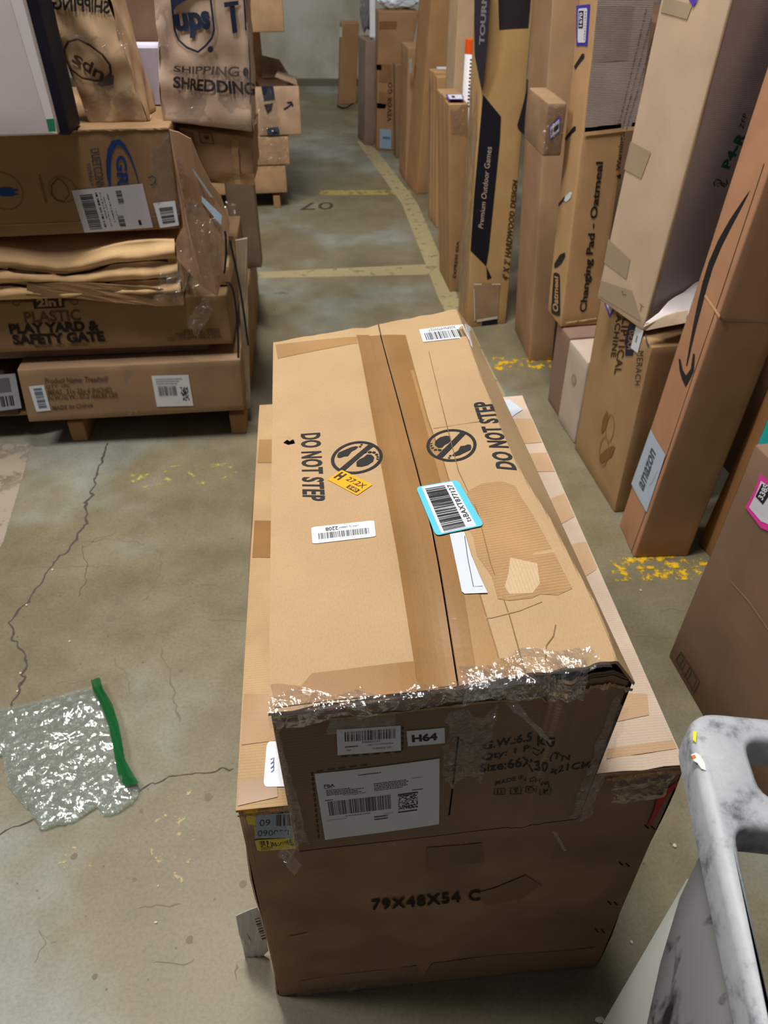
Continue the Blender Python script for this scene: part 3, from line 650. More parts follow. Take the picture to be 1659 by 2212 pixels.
def nostep(center, flip):
    d = Decal(TB, 'T', center=center, size=.0318, lift=.0012); s = -1 if flip else 1
    X = lambda x: .5+s*x*.56; Y = lambda y: .5+s*y*.56
    d.disc(.5, .5, .5, .5, STAMP, 1, hole=.87, n=44)
    c, r = .62, .055
    d.poly([(X(-.60-r), Y(-.56+r)), (X(-.56+r), Y(-.60-r)), (X(.60+r), Y(.56-r)), (X(.56-r), Y(.60+r))], STAMP, 2)
    def blob(pts): d.poly([(X(x), Y(y)) for x, y in pts], STAMP, 1)
    blob([(-.66, .28), (-.60, .42), (-.40, .50), (-.16, .60), (.02, .62), (.10, .56), (-.02, .44), (-.16, .36), (-.30, .14), (-.44, .16), (-.56, .12), (-.66, .16)])
    blob([(-.06, -.50), (.10, -.56), (.32, -.52), (.52, -.36), (.58, -.14), (.50, .02), (.36, .06), (.22, -.08), (.08, -.14), (-.04, -.26)])
    for k, (x, y, q) in enumerate([(.30, .20, .07), (.46, .17, .075), (.60, .13, .07), (.68, .0, .06), (.70, -.13, .05), (.68, -.25, .045), (.16, .56, .05), (.22, .66, .045), (-.24, -.34, .03)]):
        d.disc(X(x), Y(y), q/2*1.1, q/2*.9, STAMP, 1, n=12)
    d.build('printing', top, 'round no-stepping sign')
nostep((771, 988), False); nostep((975, 962), True)
d = Decal(TB, 'T', quad=((707, 1037), (771, 1071), (805, 1048), (738, 1016)), lift=.0016)
d.rect(0, 0, 1, 1, ORANGE, 1, rnd=.05); BRN = plain('sticker_ink', (52, 34, 14), .6)
d.text('H', .06, .28, .24, .88, BRN, 2, .06); d.text('27.2X', .36, .50, .92, .82, BRN, 2, .01); d.rect(.58, .1, .92, .36, BRN, 2); d.text('540', .62, .13, .88, .33, ORANGE, 3, .02); d.build('label', top, 'orange sticker reading H 27.2X')
d = Decal(TB, 'T', quad=((808, 1125), (672, 1140), (675, 1176), (812, 1160)), lift=.0014)
d.rect(0, 0, 1, 1, PAPER, 1, rnd=.07); d.bars(.1, .42, .9, .78, INK, 70, 2, seed=4); d.text('LPN Q 38884', .26, .16, .56, .26, INK, 2); d.text('2208', .58, .12, .78, .34, INK, 2, .02); d.build('label', top, 'white barcode label reading 2208')
d = Decal(TB, 'T', quad=((1045, 1138), (988, 1040), (898, 1056), (941, 1161)), lift=.0045)
d.rect(0, 0, 1, 1, LBLUE, 1, rnd=.08); d.rect(.02, .15, .98, .88, PAPER, 2); d.bars(.04, .36, .93, .82, INK, 80, 3, seed=8); d.text('tsBAXT877127', .12, .19, .92, .31, INK, 3, .012, 1.12); d.build('label', top, 'blue-edged barcode label')
d = Decal(TB, 'T', quad=SQ, lift=.0035)
d.poly([(971, 1156), (1002, 1151), (1006, 1162), (1011, 1180), (1018, 1204), (1026, 1222), (1033, 1240), (1040, 1256), (1053, 1283), (1003, 1285), (997, 1280)], plain('torn_label', (206, 214, 226), .4), 1, px=True)
d.stroke([(1003, 1160), (1010, 1210), (1022, 1270), (1042, 1269)], .0007, INK, 2); d.build('label', top, 'torn white label')
d = Decal(TB, 'T', quad=((990, 702), (905, 713), (914, 740), (1004, 730)), lift=.0018)
d.rect(-.12, 0, 1, 1, PAPER, 1, 4); d.bars(-.04, .34, .92, .9, INK, 46, 2, seed=5); d.text('X00P6HMW027', .1, .06, .78, .26, INK, 2)
d.poly([(1004, 700), (1016, 706), (1021, 752), (1003, 731)], PAPER, 1, px=True); d.build('label', top, 'barcode label folded over the far corner')
# front end of the upper carton
def FD(q, lift=.0012): return Decal(TB, 'F', quad=q, lift=lift)
d = FD(((729, 1630), (866, 1620), (865, 1566), (727, 1575))); d.rect(0, 0, 1, 1, PAPER, 1, 3); d.bars(.12, .52, .92, .9, INK, 60, 2, seed=11)
d.text('X004I6M12F7', .38, .42, .68, .49, INK, 2); d.text('Light 5 Curved Round Black', .48, .29, .88, .37, INK, 2); d.text('CLIP2X65D5  DN21', .55, .14, .86, .21, INK, 2); d.lines(.12, .26, .42, .36, 1, INK, 4, lay=2); d.text('New', .15, .14, .21, .22, INK, 2); d.build('label', top, 'white barcode label')
d = FD(((881, 1611), (961, 1604), (960, 1571), (878, 1578))); d.rect(0, 0, 1, 1, PAPER, 1, 3); d.text('H64', .12, .24, .8, .74, INK, 2, .05); d.build('label', top, 'white label reading H64')
d = FD(((702, 1813), (948, 1779), (949, 1637), (679, 1670)), .0014); d.rect(0, 0, 1, 1, PAPER, 1, 6)
d.text('FBA', .06, .79, .145, .835, INK, 2, .02); d.rect(.06, .775, .86, .781, INK, 2); d.lines(.07, .67, .38, .76, 4, INK, 6, lay=2); d.lines(.46, .66, .78, .78, 5, INK, 7, lay=2); d.text('G.Carthage, USA', .2, .645, .39, .672, INK, 2)
d.rect(.05, .60, .86, .612, INK, 2); d.bars(.07, .37, .59, .585, INK, 90, 2, seed=12); d.lines(.20, .33, .47, .35, 1, INK, 9, lay=2); d.rect(.05, .30, .60, .305, INK, 2); d.rect(.65, .555, .82, .575, INK, 2); d.cells(.65, .33, .815, .55, 16, 22, INK, 3, 2); d.rect(.645, .285, .81, .305, INK, 2)
d.lines(.44, .21, .58, .29, 2, INK, 10, lay=2); d.lines(.34, .905, .56, .93, 1, INK, 10, lay=2); d.build('label', top, 'large white shipping label reading FBA')
d = FD(((1043, 1619), (1198, 1608), (1200, 1591), (1047, 1603)))
def dash(d, a, b_, n, wd):
    for i in range(n):
        f0, f1 = (i+.15)/n, (i+.75)/n; d.stroke([(a[0]+(b_[0]-a[0])*f0, a[1]+(b_[1]-a[1])*f0), (a[0]+(b_[0]-a[0])*f1, a[1]+(b_[1]-a[1])*f1)], wd, STAMP)
dash(d, (674, 1666), (689, 1812), 13, .0016); dash(d, (680, 1666), (800, 1650), 5, .0012); dash(d, (870, 1568), (869, 1622), 5, .0014); dash(d, (734, 1634), (872, 1622), 6, .0014)
d.stroke([(990, 1590), (980, 1680), (970, 1760)], .0013, BLACKGAP); d.build('printing', top, 'dashed frame lines')
d = FD(((1043, 1619), (1198, 1608), (1200, 1591), (1047, 1603)))
d.text('G.W.:6.5 KG', 0, 0, 1, 1, STAMP, bold=.015, cuts=2)
def ft(t, q, bold=.012):
    global d
    e = FD(q); e.text(t, 0, 0, 1, 1, STAMP, bold=bold, cuts=2); e.build('printing', top)
d.build('printing', top)
ft('Qty: 1 PC/', ((1040, 1647), (1176, 1634), (1177, 1617), (1042, 1629))); ft('(TN', ((1186, 1648), (1229, 1645), (1232, 1630), (1189, 1630)))
ft('Size:66X30', ((1036, 1668), (1184, 1660), (1184, 1643), (1038, 1651))); ft('x21CM', ((1187, 1670), (1273, 1658), (1276, 1644), (1190, 1655)))
ft('MADE IN CH', ((1069, 1696), (1166, 1690), (1167, 1681), (1070, 1687)), .005); ft('INA', ((1168, 1697), (1186, 1701), (1189, 1691), (1170, 1688)), .005)
d = FD(((1043, 1619), (1198, 1608), (1200, 1591), (1047, 1603)))
for i, (x, y) in enumerate(((1079, 1709), (1114, 1707), (1147, 1704), (1178, 1709))):
    for w_, m_ in ((12, STAMP),):
        d.stroke([(x-12, y+7), (x+11, y+6), (x+12, y-7), (x-11, y-6), (x-12, y+7)], .0009, STAMP)
    if i == 0: d.stroke([(x-4, y+5), (x-4, y-4)], .0012, STAMP); d.stroke([(x+4, y+5), (x+4, y-4)], .0012, STAMP)
    elif i == 1: d.poly([(x-5, y-4), (x+6, y-5), (x+2, y+1), (x+2, y+4), (x-1, y+4), (x-1, y+1)], STAMP, px=True)
    elif i == 2: d.stroke([(x-5, y+3), (x-6, y-1), (x, y-5), (x+6, y-1), (x+5, y+3)], .0014, STAMP)
    else: d.stroke([(x-6, y+4), (x+6, y-5)], .0014, STAMP); d.stroke([(x-3, y-5), (x-1, y+6)], .0009, STAMP)
d.build('printing', top)
# crushed front edges, dark slot under the right flap, clear wrap
ragged(TB, 'F', (1195, 1492), (1366, 1484), .006, EDGE, top, 9, amp=.004); ragged(TB, 'F', (588, 1556), (1180, 1512), .003, EDGE, top, 11, amp=.002)
def edge_film(a0, a1, tb, fb, seed, amp=.0045, nx=70, name='clear_wrap'):
    rows = []; nr = []
    for i in range(nx+1):
        a = a0+(a1-a0)*i/nx
        wv = .02*noise.noise(Vector((a*8, seed, 0)))
        pts = [TB.P('T', a, max(0, tb+wv)*(1-k/5)) for k in range(6)]+[TB.P('F', a, 1-(fb+wv*2)*k/6, .004) for k in range(0, 7)]
        rows.append(pts)
    nT, nF = Vector((0, 0, 1)), TB.n['F']
    return film(name, top, rows, amp, FILM, seed, lambda i, j: nT if j < 5 else ((nT+nF).normalized() if j < 8 else nF), 55)
edge_film(-.004, .24, .020, .05, 1, .003); edge_film(.22, .62, .008, .06, 2, .003); edge_film(.50, .84, .030, .09, 4, .0035)
def film_px(bx, f, quad, nx, ny, amp, seed, parent, mat=None, freq=45): 
    g = bil([bx.P(f, *bx.ab(f, *p)) for p in quad], nx, ny); return film('clear_wrap', parent, g, amp, mat or FILM, seed, bx.n[f], freq)
film_px(TB, 'T', ((1180, 1470), (1330, 1450), (1290, 1398), (1182, 1412)), 20, 12, .004, 8, top)
film_px(TB, 'T', ((990, 1500), (1180, 1478), (1130, 1440), (1000, 1450)), 24, 10, .003, 9, top)
film_px(TB, 'F', ((950, 1700), (1050, 1690), (1080, 1510), (955, 1530)), 26, 34, .006, 12, top, freq=60)
film_px(TB, 'F', ((700, 1590), (880, 1580), (880, 1525), (700, 1540)), 18, 6, .0012, 13, top, TAPECLEAR)
film_px(TB, 'F', ((620, 1860), (680, 1845), (600, 1560), (586, 1560)), 6, 30, .004, 14, top)
film_px(TB, 'F', ((1215, 1780), (1275, 1770), (1372, 1490), (1320, 1500)), 8, 34, .005, 15, top)
def shard(parent, P, seed, mat=FILM, amp=.004):
    return film('wrap_shred', parent, bil(P, 10, 4), amp, mat, seed, Vector((0, -.8, .6)), 90)
def fp(px, py, o=.006): return TB.P('F', *TB.ab('F', px, py), o)
shard(top, [fp(1080, 1507, .004), fp(1172, 1554, .03), fp(1178, 1552, .028), fp(1110, 1500, .004)], 3)
shard(top, [fp(1185, 1782, .004), fp(1208, 1815, .012), fp(1218, 1812, .012), fp(1200, 1785, .004)], 5)
shard(top, [fp(590, 1840, .002), fp(640, 1860, .016), fp(660, 1835, .014), fp(615, 1820, .002)], 6)
shard(top, [fp(580, 1500, .002), fp(600, 1560, .012), fp(618, 1545, .012), fp(592, 1490, .002)], 7)

# ================================================================== RIGHT ROW, near to far
def row(name, p, z0, col, label, n=5, **kw):
    m = card(col, kw.pop('corr', .07), kw.pop('gl', .7), blotch=kw.pop('blotch', .10))
    return carton(name, corners(*p, z0=z0), m, label, kw.pop('group', None), n=n, **kw)
# nearest carton (magenta sticker)
MB, mt = row('carton', (.6945, .5447, .1574, .34, .52, .018, -.0132, .555), 0, (140, 108, 84), 'brown carton with pink-edged sticker, nearest of the right-hand row', bulge=.002)
d = Decal(MB, 'L', quad=((1634, 1134), (1700, 1040), (1650, 1020), (1618, 1098)), lift=.0012)
d.poly([(1644, 1022), (1632, 1060), (1612, 1096), (1645, 1140), (1690, 1160), (1700, 1080)], MAG, 1, px=True)
d.poly([(1646, 1038), (1636, 1064), (1620, 1096), (1646, 1126), (1690, 1144), (1694, 1076)], PAPER, 2, px=True)
d.poly([(1648, 1045), (1634, 1072), (1650, 1090), (1676, 1052)], INK, 3, px=True)
e = Decal(MB, 'L', quad=((1652, 1086), (1672, 1048), (1650, 1042), (1637, 1073)), lift=.0021); e.text('3385', .05, .2, .95, .85, PAPER, 1, .03); e.build('label_print', mt)
d.build('label', mt, 'pink-edged sticker reading 3385')
d = Decal(MB, 'L', quad=((1461, 1425), (1500, 1497), (1512, 1472), (1472, 1408)), lift=.001); GRN = plain('olive_stamp', (72, 66, 44), .8, .2)
for q in (((0, 0), (1, 0)), ((1, 0), (1, 1)), ((1, 1), (0, 1)), ((0, 1), (0, 0)), ((.5, 0), (.5, 1))):
    a0, a1 = [(d.q[0][0]*(1-x)*(1-y)+d.q[1][0]*x*(1-y)+d.q[2][0]*x*y+d.q[3][0]*(1-x)*y, d.q[0][1]*(1-x)*(1-y)+d.q[1][1]*x*(1-y)+d.q[2][1]*x*y+d.q[3][1]*(1-x)*y) for x, y in q]
    d.stroke([a0, a1], .0022, GRN, px=False)
for x0, x1 in ((.05, .2), (.25, .32), (.55, .62), (.7, .9)): d.rect(x0, .15, x1, .85, plain('olive_fill', (100, 88, 62), .8, .2), 1)
d.build('printing', mt)
d = Decal(MB, 'L', quad=((1461, 1425), (1500, 1497), (1512, 1472), (1472, 1408)), lift=.0008); d.stroke([(1580, 1256), (1620, 1300), (1662, 1362)], .0022, card((176, 140, 108), .1, .7)); d.build('crease', mt)
# teal carton right behind it, taller
yz = Vector((math.cos(.1574), math.sin(.1574), 0)); yl = Vector((-math.sin(.1574), math.cos(.1574), 0)); o_ = Vector((.6945, .5447, 0))+yl*.523
o_ += yz*.05
row('carton', (o_.x, o_.y, .1574, .25, .05, .018, -.01, .66), 0, (12, 176, 176), 'thin bright teal carton standing behind the pink-stickered carton', corr=.05, blotch=.03)
# dark brown carton further back
row('carton', (.8166, 1.34, .2816, .28, .085, .05, -.02, .80), 0, (170, 116, 62), 'narrow brown carton in shadow between the curved-arrow carton and the pink-stickered one')
# dark cartons added to block light and blacken the gaps; only slivers show
for k, (x, y, wd, ln, h, l_) in enumerate(((1.12, .86, .35, .40, 1.0, 'dark carton added to darken the gap behind the pink-stickered carton'), (1.0, 1.58, .35, .32, 1.05, 'dark carton added to darken the gap right of the curved-arrow carton'), (.86, 1.95, .35, .42, 1.0, 'dark carton added to block light behind the open pale carton'), (.74, 2.45, .35, .45, 1.0, 'dark carton added to block light behind the 1670-stickered carton'))):
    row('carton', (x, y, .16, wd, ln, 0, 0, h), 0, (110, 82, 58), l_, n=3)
# tall carton with the curved arrow
AP = (.6173, 1.369, .042, .1348, .1242, .0678, .047, 1.2)
AB, at = row('carton', AP, 0, (190, 134, 94), 'tall narrow brown carton with a long black curved arrow and a white name sticker', n=7)
d = Decal(AB, 'L', quad=((1398, 1107), (1439, 983), (1407, 927), (1365, 1045)), lift=.0009)
cl = [((1621, 411), 0), ((1604, 440), .006), ((1580, 480), .012), ((1556, 525), .0165), ((1536, 572), .0185), ((1524, 612), .0185), ((1513, 655), .0165), ((1503, 697), .0125), ((1493, 745), .008), ((1484, 790), .0035)]
d.stroke([c[0] for c in cl], [max(.0005, c[1]*1.35) for c in cl], STAMP)
d.poly([(1467, 775), (1471, 776), (1476, 800), (1483, 811), (1493, 797), (1498, 764), (1502, 765), (1500, 800), (1492, 818), (1482, 836), (1474, 818), (1469, 800)], STAMP, px=True)
d.build('printing', at, 'long black curved arrow')
d = Decal(AB, 'L', quad=((1398, 1107), (1439, 983), (1407, 927), (1365, 1045)), lift=.0014)
d.rect(0, 0, 1, 1, plain('sticker_greyblue', (176, 190, 208), .5), 1, 4, rnd=.0); d.text('amazon', .16, .38, .84, .68, plain('sticker_grey_ink', (70, 84, 100), .6), 2, .035)
d.stroke([(1404, 1050), (1412, 1040), (1421, 1018)], .0016, plain('sticker_faint_ink', (140, 150, 166), .6), 2); d.build('label', at, 'pale grey-blue name sticker')
d = Decal(AB, 'L', quad=((1398, 1107), (1439, 983), (1407, 927), (1365, 1045)), lift=.0008)
d.stroke([(1363, 1196), (1376, 1160), (1440, 985), (1502, 800), (1552, 655), (1652, 352)], .0016, plain('dark_seam', (58, 34, 22), .9, .1)); d.stroke([(1524, 638), (1548, 672), (1556, 684)], .006, card((214, 158, 112), .1, .7), 2); d.build('seam', at)
d = Decal(AB, 'F', quad=((1380, 1200), (1480, 1200), (1480, 1100), (1380, 1100)), lift=.0008); d.stroke([(1556, 690), (1600, 692), (1680, 696)], .004, card((168, 130, 98), .1, .7)); d.build('crease', at)
# elliptical carton, and the pale cartons beside it
EB, et = row('carton', (.6101, 1.5441, .1531, .17, .3057, -.0112, .018, .478), 0, (182, 142, 92), 'brown carton stamped ELLIPTICAL MACHINE, standing under the pale open carton', n=8)
d = Decal(EB, 'L', quad=((1350, 655), (1327, 808), (1342, 808), (1367, 656)), lift=.0012); d.text('ELLIPTICAL', 0, 0, 1, 1, BROWNINK, 1, .02, 1.1); d.build('printing', et)
d = Decal(EB, 'L', quad=((1335, 660), (1320, 771), (1331, 772), (1347, 661)), lift=.0012); d.text('MACHINE', 0, 0, 1, 1, BROWNINK, 1, .02, 1.1); d.build('printing', et)
d = Decal(EB, 'L', quad=((1378, 758), (1372, 832), (1383, 832), (1392, 758)), lift=.0012); d.text('MERACH', 0, 0, 1, 1, BROWNINK, 1, 0, 1.2); d.build('printing', et)
NAVY = plain('navy_ink', (44, 42, 62), .6, .2)
d = Decal(EB, 'L', quad=((1352, 768), (1360, 699), (1376, 699), (1368, 768)), lift=.0012); d.rect(0, 0, 1, 1, NAVY, 1, rnd=.0); d.disc(.5, 0, .5, .12, NAVY, 1); d.text('RX50', .2, .15, .8, .85, plain('kraft_print', (170, 128, 84), .7), 2); d.build('printing', et)
d = Decal(EB, 'L', quad=((1376, 702), (1392, 714), (1379, 763), (1364, 751)), lift=.0018); d.rect(0, 0, 1, 1, PAPER, 1); d.lines(.35, .2, .65, .8, 1, plain('grey_print', (150, 150, 158), .6), 3, lay=2); d.build('label', et, 'small white label')
d = Decal(EB, 'L', quad=((1376, 702), (1392, 714), (1379, 763), (1364, 751)), lift=.0012); d.stroke([(1396, 722), (1398, 738), (1402, 748)], .006, plain('slate_blue_ink', (70, 84, 122), .6))
SHO = plain('faded_picture', (132, 98, 58), .85, .15)
d.poly([(1312, 886), (1316, 900), (1310, 924), (1302, 936), (1299, 932), (1303, 905)], SHO, px=True); d.poly([(1296, 984), (1308, 972), (1324, 962), (1330, 966), (1322, 986), (1302, 1000), (1295, 996)], SHO, px=True)
for cx, cy, rr in ((1318, 925, .030), (1305, 975, .034)):
    a, b = EB.ab('L', cx, cy); lw, lh = EB.wh['L']; d.stroke([(a+rr*math.cos(t/9*6.283)/lw*.8, b+rr*1.3*math.sin(t/9*6.283)/lh) for t in range(10)], .0035, plain('faint_picture', (160, 120, 76), .85, .15), px=False)
d.build('printing', et)
d = Decal(EB, 'L', quad=((1308, 652), (1330, 660), (1318, 684), (1308, 652)), lift=.0016); d.poly([(1305, 648), (1330, 660), (1318, 686), (1313, 672)], PURP, 1, px=True); d.poly([(1310, 654), (1326, 662), (1319, 678)], PAPER, 2, px=True); d.build('label', et, 'purple-edged sticker corner')
PB, pt = row('carton', (.566, 1.868, .1768, .15, .138, -.02, -.01, .272), 0, (206, 184, 166), 'pale pinkish carton low down behind the brown ELLIPTICAL carton', corr=.08)
d = Decal(PB, 'L', center=(1240, 820), size=.02, lift=.001); d.disc(.5, .5, .42, .42, plain('faint_round_mark', (160, 140, 126), .8, .2)); d.disc(.5, .5, .24, .24, plain('faint_round_mark_b', (176, 154, 138), .8, .2), 2); d.build('printing', pt)
row('carton', (.5475, 2.012, .1646, .15, .108, -.03, .008, .272), 0, (150, 118, 100), 'greyish carton under the wrapped pack, behind the pale one', corr=.08)
# open pale carton standing on the elliptical carton
QP = (.5936, 1.6025, .3465, .17, .193, .0046, -.062, .70)
QK = corners(*QP, z0=.492)
OB, ot = carton('open_carton', QK, card((214, 184, 150), .14, .7, blotch=.08), 'tall pale open-ended carton with olive tape, standing on the brown ELLIPTICAL carton', n=7)
GREY = card((200, 198, 214), .2, .5, True, blotch=.08)
# shaded grey side is a separate lining board
d = Decal(OB, 'F', quad=((1574, 366), (1612, 292), (1594, 282), (1556, 360)), lift=.0006)
d.tape(((1402, 690), (1600, 640), (1830, -80), (1606, -80)), GREY, n=10); d.build('grey_panel', ot, 'grey ribbed inner board')
d = Decal(OB, 'F', quad=((1574, 366), (1612, 292), (1594, 282), (1556, 360)), lift=.0016); TEALINK = plain('green_stencil', (8, 120, 98), .6, .3); d.text('P4-R', 0, 0, 1, 1, TEALINK, 1, .045, 1.1); d.build('printing', ot)
d = Decal(OB, 'F', quad=((1604, 279), (1614, 248), (1605, 243), (1595, 276)), lift=.0016); d.text('ZFP', 0, 0, 1, 1, plain('grey_stencil', (60, 72, 84), .7, .2), 1, .01, 1.1); d.build('printing', ot)
d = Decal(OB, 'F', quad=((1545, 405), (1575, 400), (1570, 382), (1541, 388)), lift=.0016); GS = plain('grey_stencil', (60, 72, 84), .7, .2)
d.stroke([(1543, 402), (1541, 394), (1548, 387), (1556, 390), (1556, 398), (1564, 403), (1570, 396), (1568, 387)], .0026, GS); d.stroke([(1549, 404), (1549, 395), (1557, 394), (1566, 398)], .002, GS); d.build('printing', ot)
OLV = card((182, 160, 128), .08, .3, blotch=.06, spec=.5)
for q in [((1349, 365), (1386, 386), (1407, 329), (1363, 305)), ((1306, 567), (1354, 603), (1362, 560), (1315, 516)), ((1428, 26), (1485, 42), (1497, 10), (1436, -6)), ((1296, 640), (1386, 694), (1366, 628), (1298, 606))]:
    d = Decal(OB, 'L', quad=q, lift=.0009); d.rect(0, 0, 1, 1, OLV, 1, 4); d.build('tape', ot, 'olive translucent tape')
d = Decal(OB, 'L', quad=((1349, 365), (1386, 386), (1407, 329), (1363, 305)), lift=.0016); MK = plain('pencil_mark', (92, 80, 62), .8, .2)
d.stroke([(1345, 627), (1347, 636), (1353, 637)], .0016, MK); d.stroke([(1383, 655), (1392, 664)], .0016, MK); d.stroke([(1387, 660), (1384, 672)], .0016, MK); d.poly([(1487, -4), (1512, -4), (1499, 14)], PURP, 1, px=True); d.build('printing', ot)
# torn bottom flap: white liner showing above a kraft flap
nF = OB.n['F']
def oq2(px, py, o): return onpl(px, py, OB.K[0]+nF*o, nF)
def oq(px, py, o=.004): return OB.P('F', *OB.ab('F', px, py), o)
sheet('torn_liner', ot, [oq2(*p) for p in ((1509, 608, .006), (1500, 613, .006), (1478, 632, .008), (1460, 642, .01), (1446, 652, .012), (1437, 662, .016), (1425, 676, .022), (1396, 697, .028), (1391, 709, .03), (1440, 700, .045), (1482, 692, .055), (1520, 640, .03))], nF, .0015, plain('white_liner', (232, 224, 224), .8, .2, .05), .003, 4, 2)['label'] = 'torn white liner'
sheet('flap', ot, [oq2(*p) for p in ((1391, 706, .034), (1420, 692, .036), (1440, 682, .038), (1462, 674, .042), (1486, 670, .048), (1481, 697, .062), (1440, 705, .052), (1394, 714, .036))], nF, .003, card((212, 184, 152), .15, .7), .003, 6, 2)
# changing pad carton on the low pale cartons
CP = (.5219, 2.0743, .1637, .118, .1165, -.0286, .0713, .9)
KB, kt = row('carton', CP, .276, (204, 158, 104), 'tan carton stamped Changing Pad - Oatmeal with purple-edged sticker, right of the wrapped pack', n=7)
d = Decal(KB, 'F', quad=((1270, 674), (1307, 349), (1287, 349), (1251, 674)), lift=.0012); d.text('Changing Pad - Oatmeal', 0, 0, 1, 1, STAMP, 1, .025); d.build('printing', kt)
d = Decal(KB, 'F', quad=((1340, 388), (1351, 292), (1338, 291), (1328, 386)), lift=.0012); d.text('Warning:', .2, 0, 1, 1, STAMP, 1, .02); d.poly([(0, 0), (.14, 0), (.07, .9)], STAMP, 1); d.build('printing', kt)
CORR = card((168, 150, 140), 1.0, .7, True, blotch=.14)
d = Decal(KB, 'F', quad=((1262, 285), (1375, 272), (1420, -60), (1296, -60)), lift=.0022); d.rect(0, 0, 1, 1, CORR, 1, 6); d.rect(0, -.028, 1, 0.0, card((222, 176, 122), .1, .7), 4, 4); d.rect(0, 0, 1, .03, BLACKGAP, 2, 4); d.rect(.02, .46, .66, .80, card((158, 138, 126), .6, .6, True), 2, 3); d.build('ribbed_panel', kt, 'pinkish ribbed panel with dark lower lip')
for k, (a, b_) in enumerate((((1338, 272), (1399, 14)), ((1346, 276), (1408, 40)), ((1354, 280), (1412, 80)))):
    dx, dy = 5, 1
    d = Decal(KB, 'F', quad=(a, b_, (b_[0]-dx, b_[1]-dy), (a[0]-dx, a[1]-dy)), lift=.0036)
    d.text(('skin on this product. Use only if product is damaged or broken.', 'product has sharp edges. Do not leave on hands, or roll over, discontinue', 'removed. Do not use if the product is worn. Check side and strong support')[k], 0, 0, 1, 1, STAMP, 1, .0); d.build('printing', kt)
PURPB = plain('sticker_purple', (66, 58, 170), .5)
d = Decal(KB, 'L', quad=((1270, 99), (1276, 9), (1246, 12), (1246, 99)), lift=.0012); d.rect(0, 0, 1, 1, PURPB, 1); d.rect(.08, .16, .92, .86, PAPER, 2, rnd=.08); d.rect(.44, .42, .86, .80, INK, 3); d.text('1670', .48, .48, .82, .74, PAPER, 4, .03); d.text('0 2 9 6 1 4 1 1 0 7 0', .14, .2, .84, .32, INK, 3); d.build('label', kt, 'purple-edged sticker reading 1670')
d = Decal(KB, 'L', quad=((1270, 99), (1276, 9), (1246, 12), (1246, 99)), lift=.001)
for q in (((1243, 150), (1241, 143), (1258, 116), (1263, 116), (1263, 124)), ((1222, 304), (1221, 298), (1240, 273), (1245, 273), (1244, 281)), ((1207, 446), (1207, 440), (1220, 424), (1222, 430)), ((1198, 578), (1198, 570), (1210, 550), (1221, 545), (1222, 553), (1213, 570), (1203, 578))): d.poly(list(q), STAMP, 1, px=True)
d.poly([(1219, 433), (1222, 424), (1232, 414), (1237, 416), (1233, 428), (1224, 436)], PAPER, 1, px=True); d.build('printing', kt, 'row of slanted leaf marks')
d = Decal(KB, 'L', quad=((1212, 684), (1211, 592), (1196, 588), (1190, 676)), lift=.0012); d.rect(.04, .05, .96, .95, STAMP, 1, rnd=.04); d.disc(.04, .5, .05, .44, STAMP, 1); d.disc(.96, .5, .05, .44, STAMP, 1); d.text('Oatmeal', .08, .24, .92, .8, card((204, 158, 104), .1, .7), 2, .03); d.build('printing', kt, 'dark oval badge')
ragged(KB, 'F', (1222, 700), (1288, 690), -.006, EDGE, kt, 21, amp=.003)
# wrapped small pack wedged above the greyish carton
def at_y(px, py, y): return onpl(px, py, (0, y, 0), Vector((0, 1, 0)))
wp0 = at_y(1172, 338, 2.16); wp1 = at_y(1213, 330, 2.16); wp2 = at_y(1178, 222, 2.16)
K = corners(wp0.x, 2.16, .10, wp1.x-wp0.x, .20, -.02, .0, wp2.z-wp0.z, z0=wp0.z)
WB, wt = carton('wrapped_pack', K, card((170, 134, 96), .1, .6), 'small brown pack in clear wrap with purple label, beside the 1670-stickered carton', cat='parcel', n=4)
d = Decal(WB, 'F', quad=((1187, 303), (1209, 284), (1210, 250), (1186, 272)), lift=.0015); d.rect(0, 0, 1, 1, PURP, 1); d.rect(.08, .1, .9, .86, PAPER, 2); d.rect(.42, .3, .84, .62, INK, 3); d.cells(.12, .3, .38, .7, 5, 5, INK, 3, 3); d.build('label', wt, 'purple-edged label')
film_px(WB, 'F', ((1168, 345), (1216, 338), (1222, 218), (1172, 220)), 14, 24, .006, 31, wt, freq=60)
# plain tall carton
NB, nt_ = row('carton', (.5083, 2.3829, .0702, .085, .25, -.0377, .15, 1.15), 0, (180, 138, 98), 'plain tall tan carton between the black-banded carton and the wrapped pack')
# carton with the black diamond band (game set)
HP = (.3108, 2.6464, .2386, .1579, .1079, .0015, .15, 1.15)
HB, ht = row('carton', HP, 0, (190, 150, 92), 'tall tan carton with black angular bands and script lettering', n=7)
BLK = plain('black_band', (16, 18, 32), .5, .4)
d = Decal(HB, 'F', quad=((1034, 500), (1058, 325), (1046, 322), (1024, 496)), lift=.001)
d.poly([(1043, 204), (1082, 252), (1080, 300), (1066, 440), (1056, 540), (1050, 575), (1016, 541), (1024, 420)], BLK, 1, px=True)
d.poly([(1050, 575), (1062, 600), (1052, 604)], BLK, 1, px=True)
d.poly([(1080, -60), (1150, -60), (1146, 0), (1141, 60), (1078, 64), (1076, 0)], plain('soft_black_band', (38, 34, 40), .5, .4), 1, px=True)
d.poly([(1143, 170), (1131, 220), (1117, 270), (1119, 278), (1132, 292), (1134, 250)], plain('soft_black_band', (38, 34, 40), .5, .4), 1, px=True); d.build('printing', ht, 'black angular bands')
CRE = plain('cream_print', (196, 176, 150), .6)
d = Decal(HB, 'F', quad=((1043, 494), (1062, 318), (1050, 316), (1033, 490)), lift=.0018); d.text('Premium Outdoor Games', 0, 0, 1, 1, CRE, 1, -.004); d.build('printing', ht)
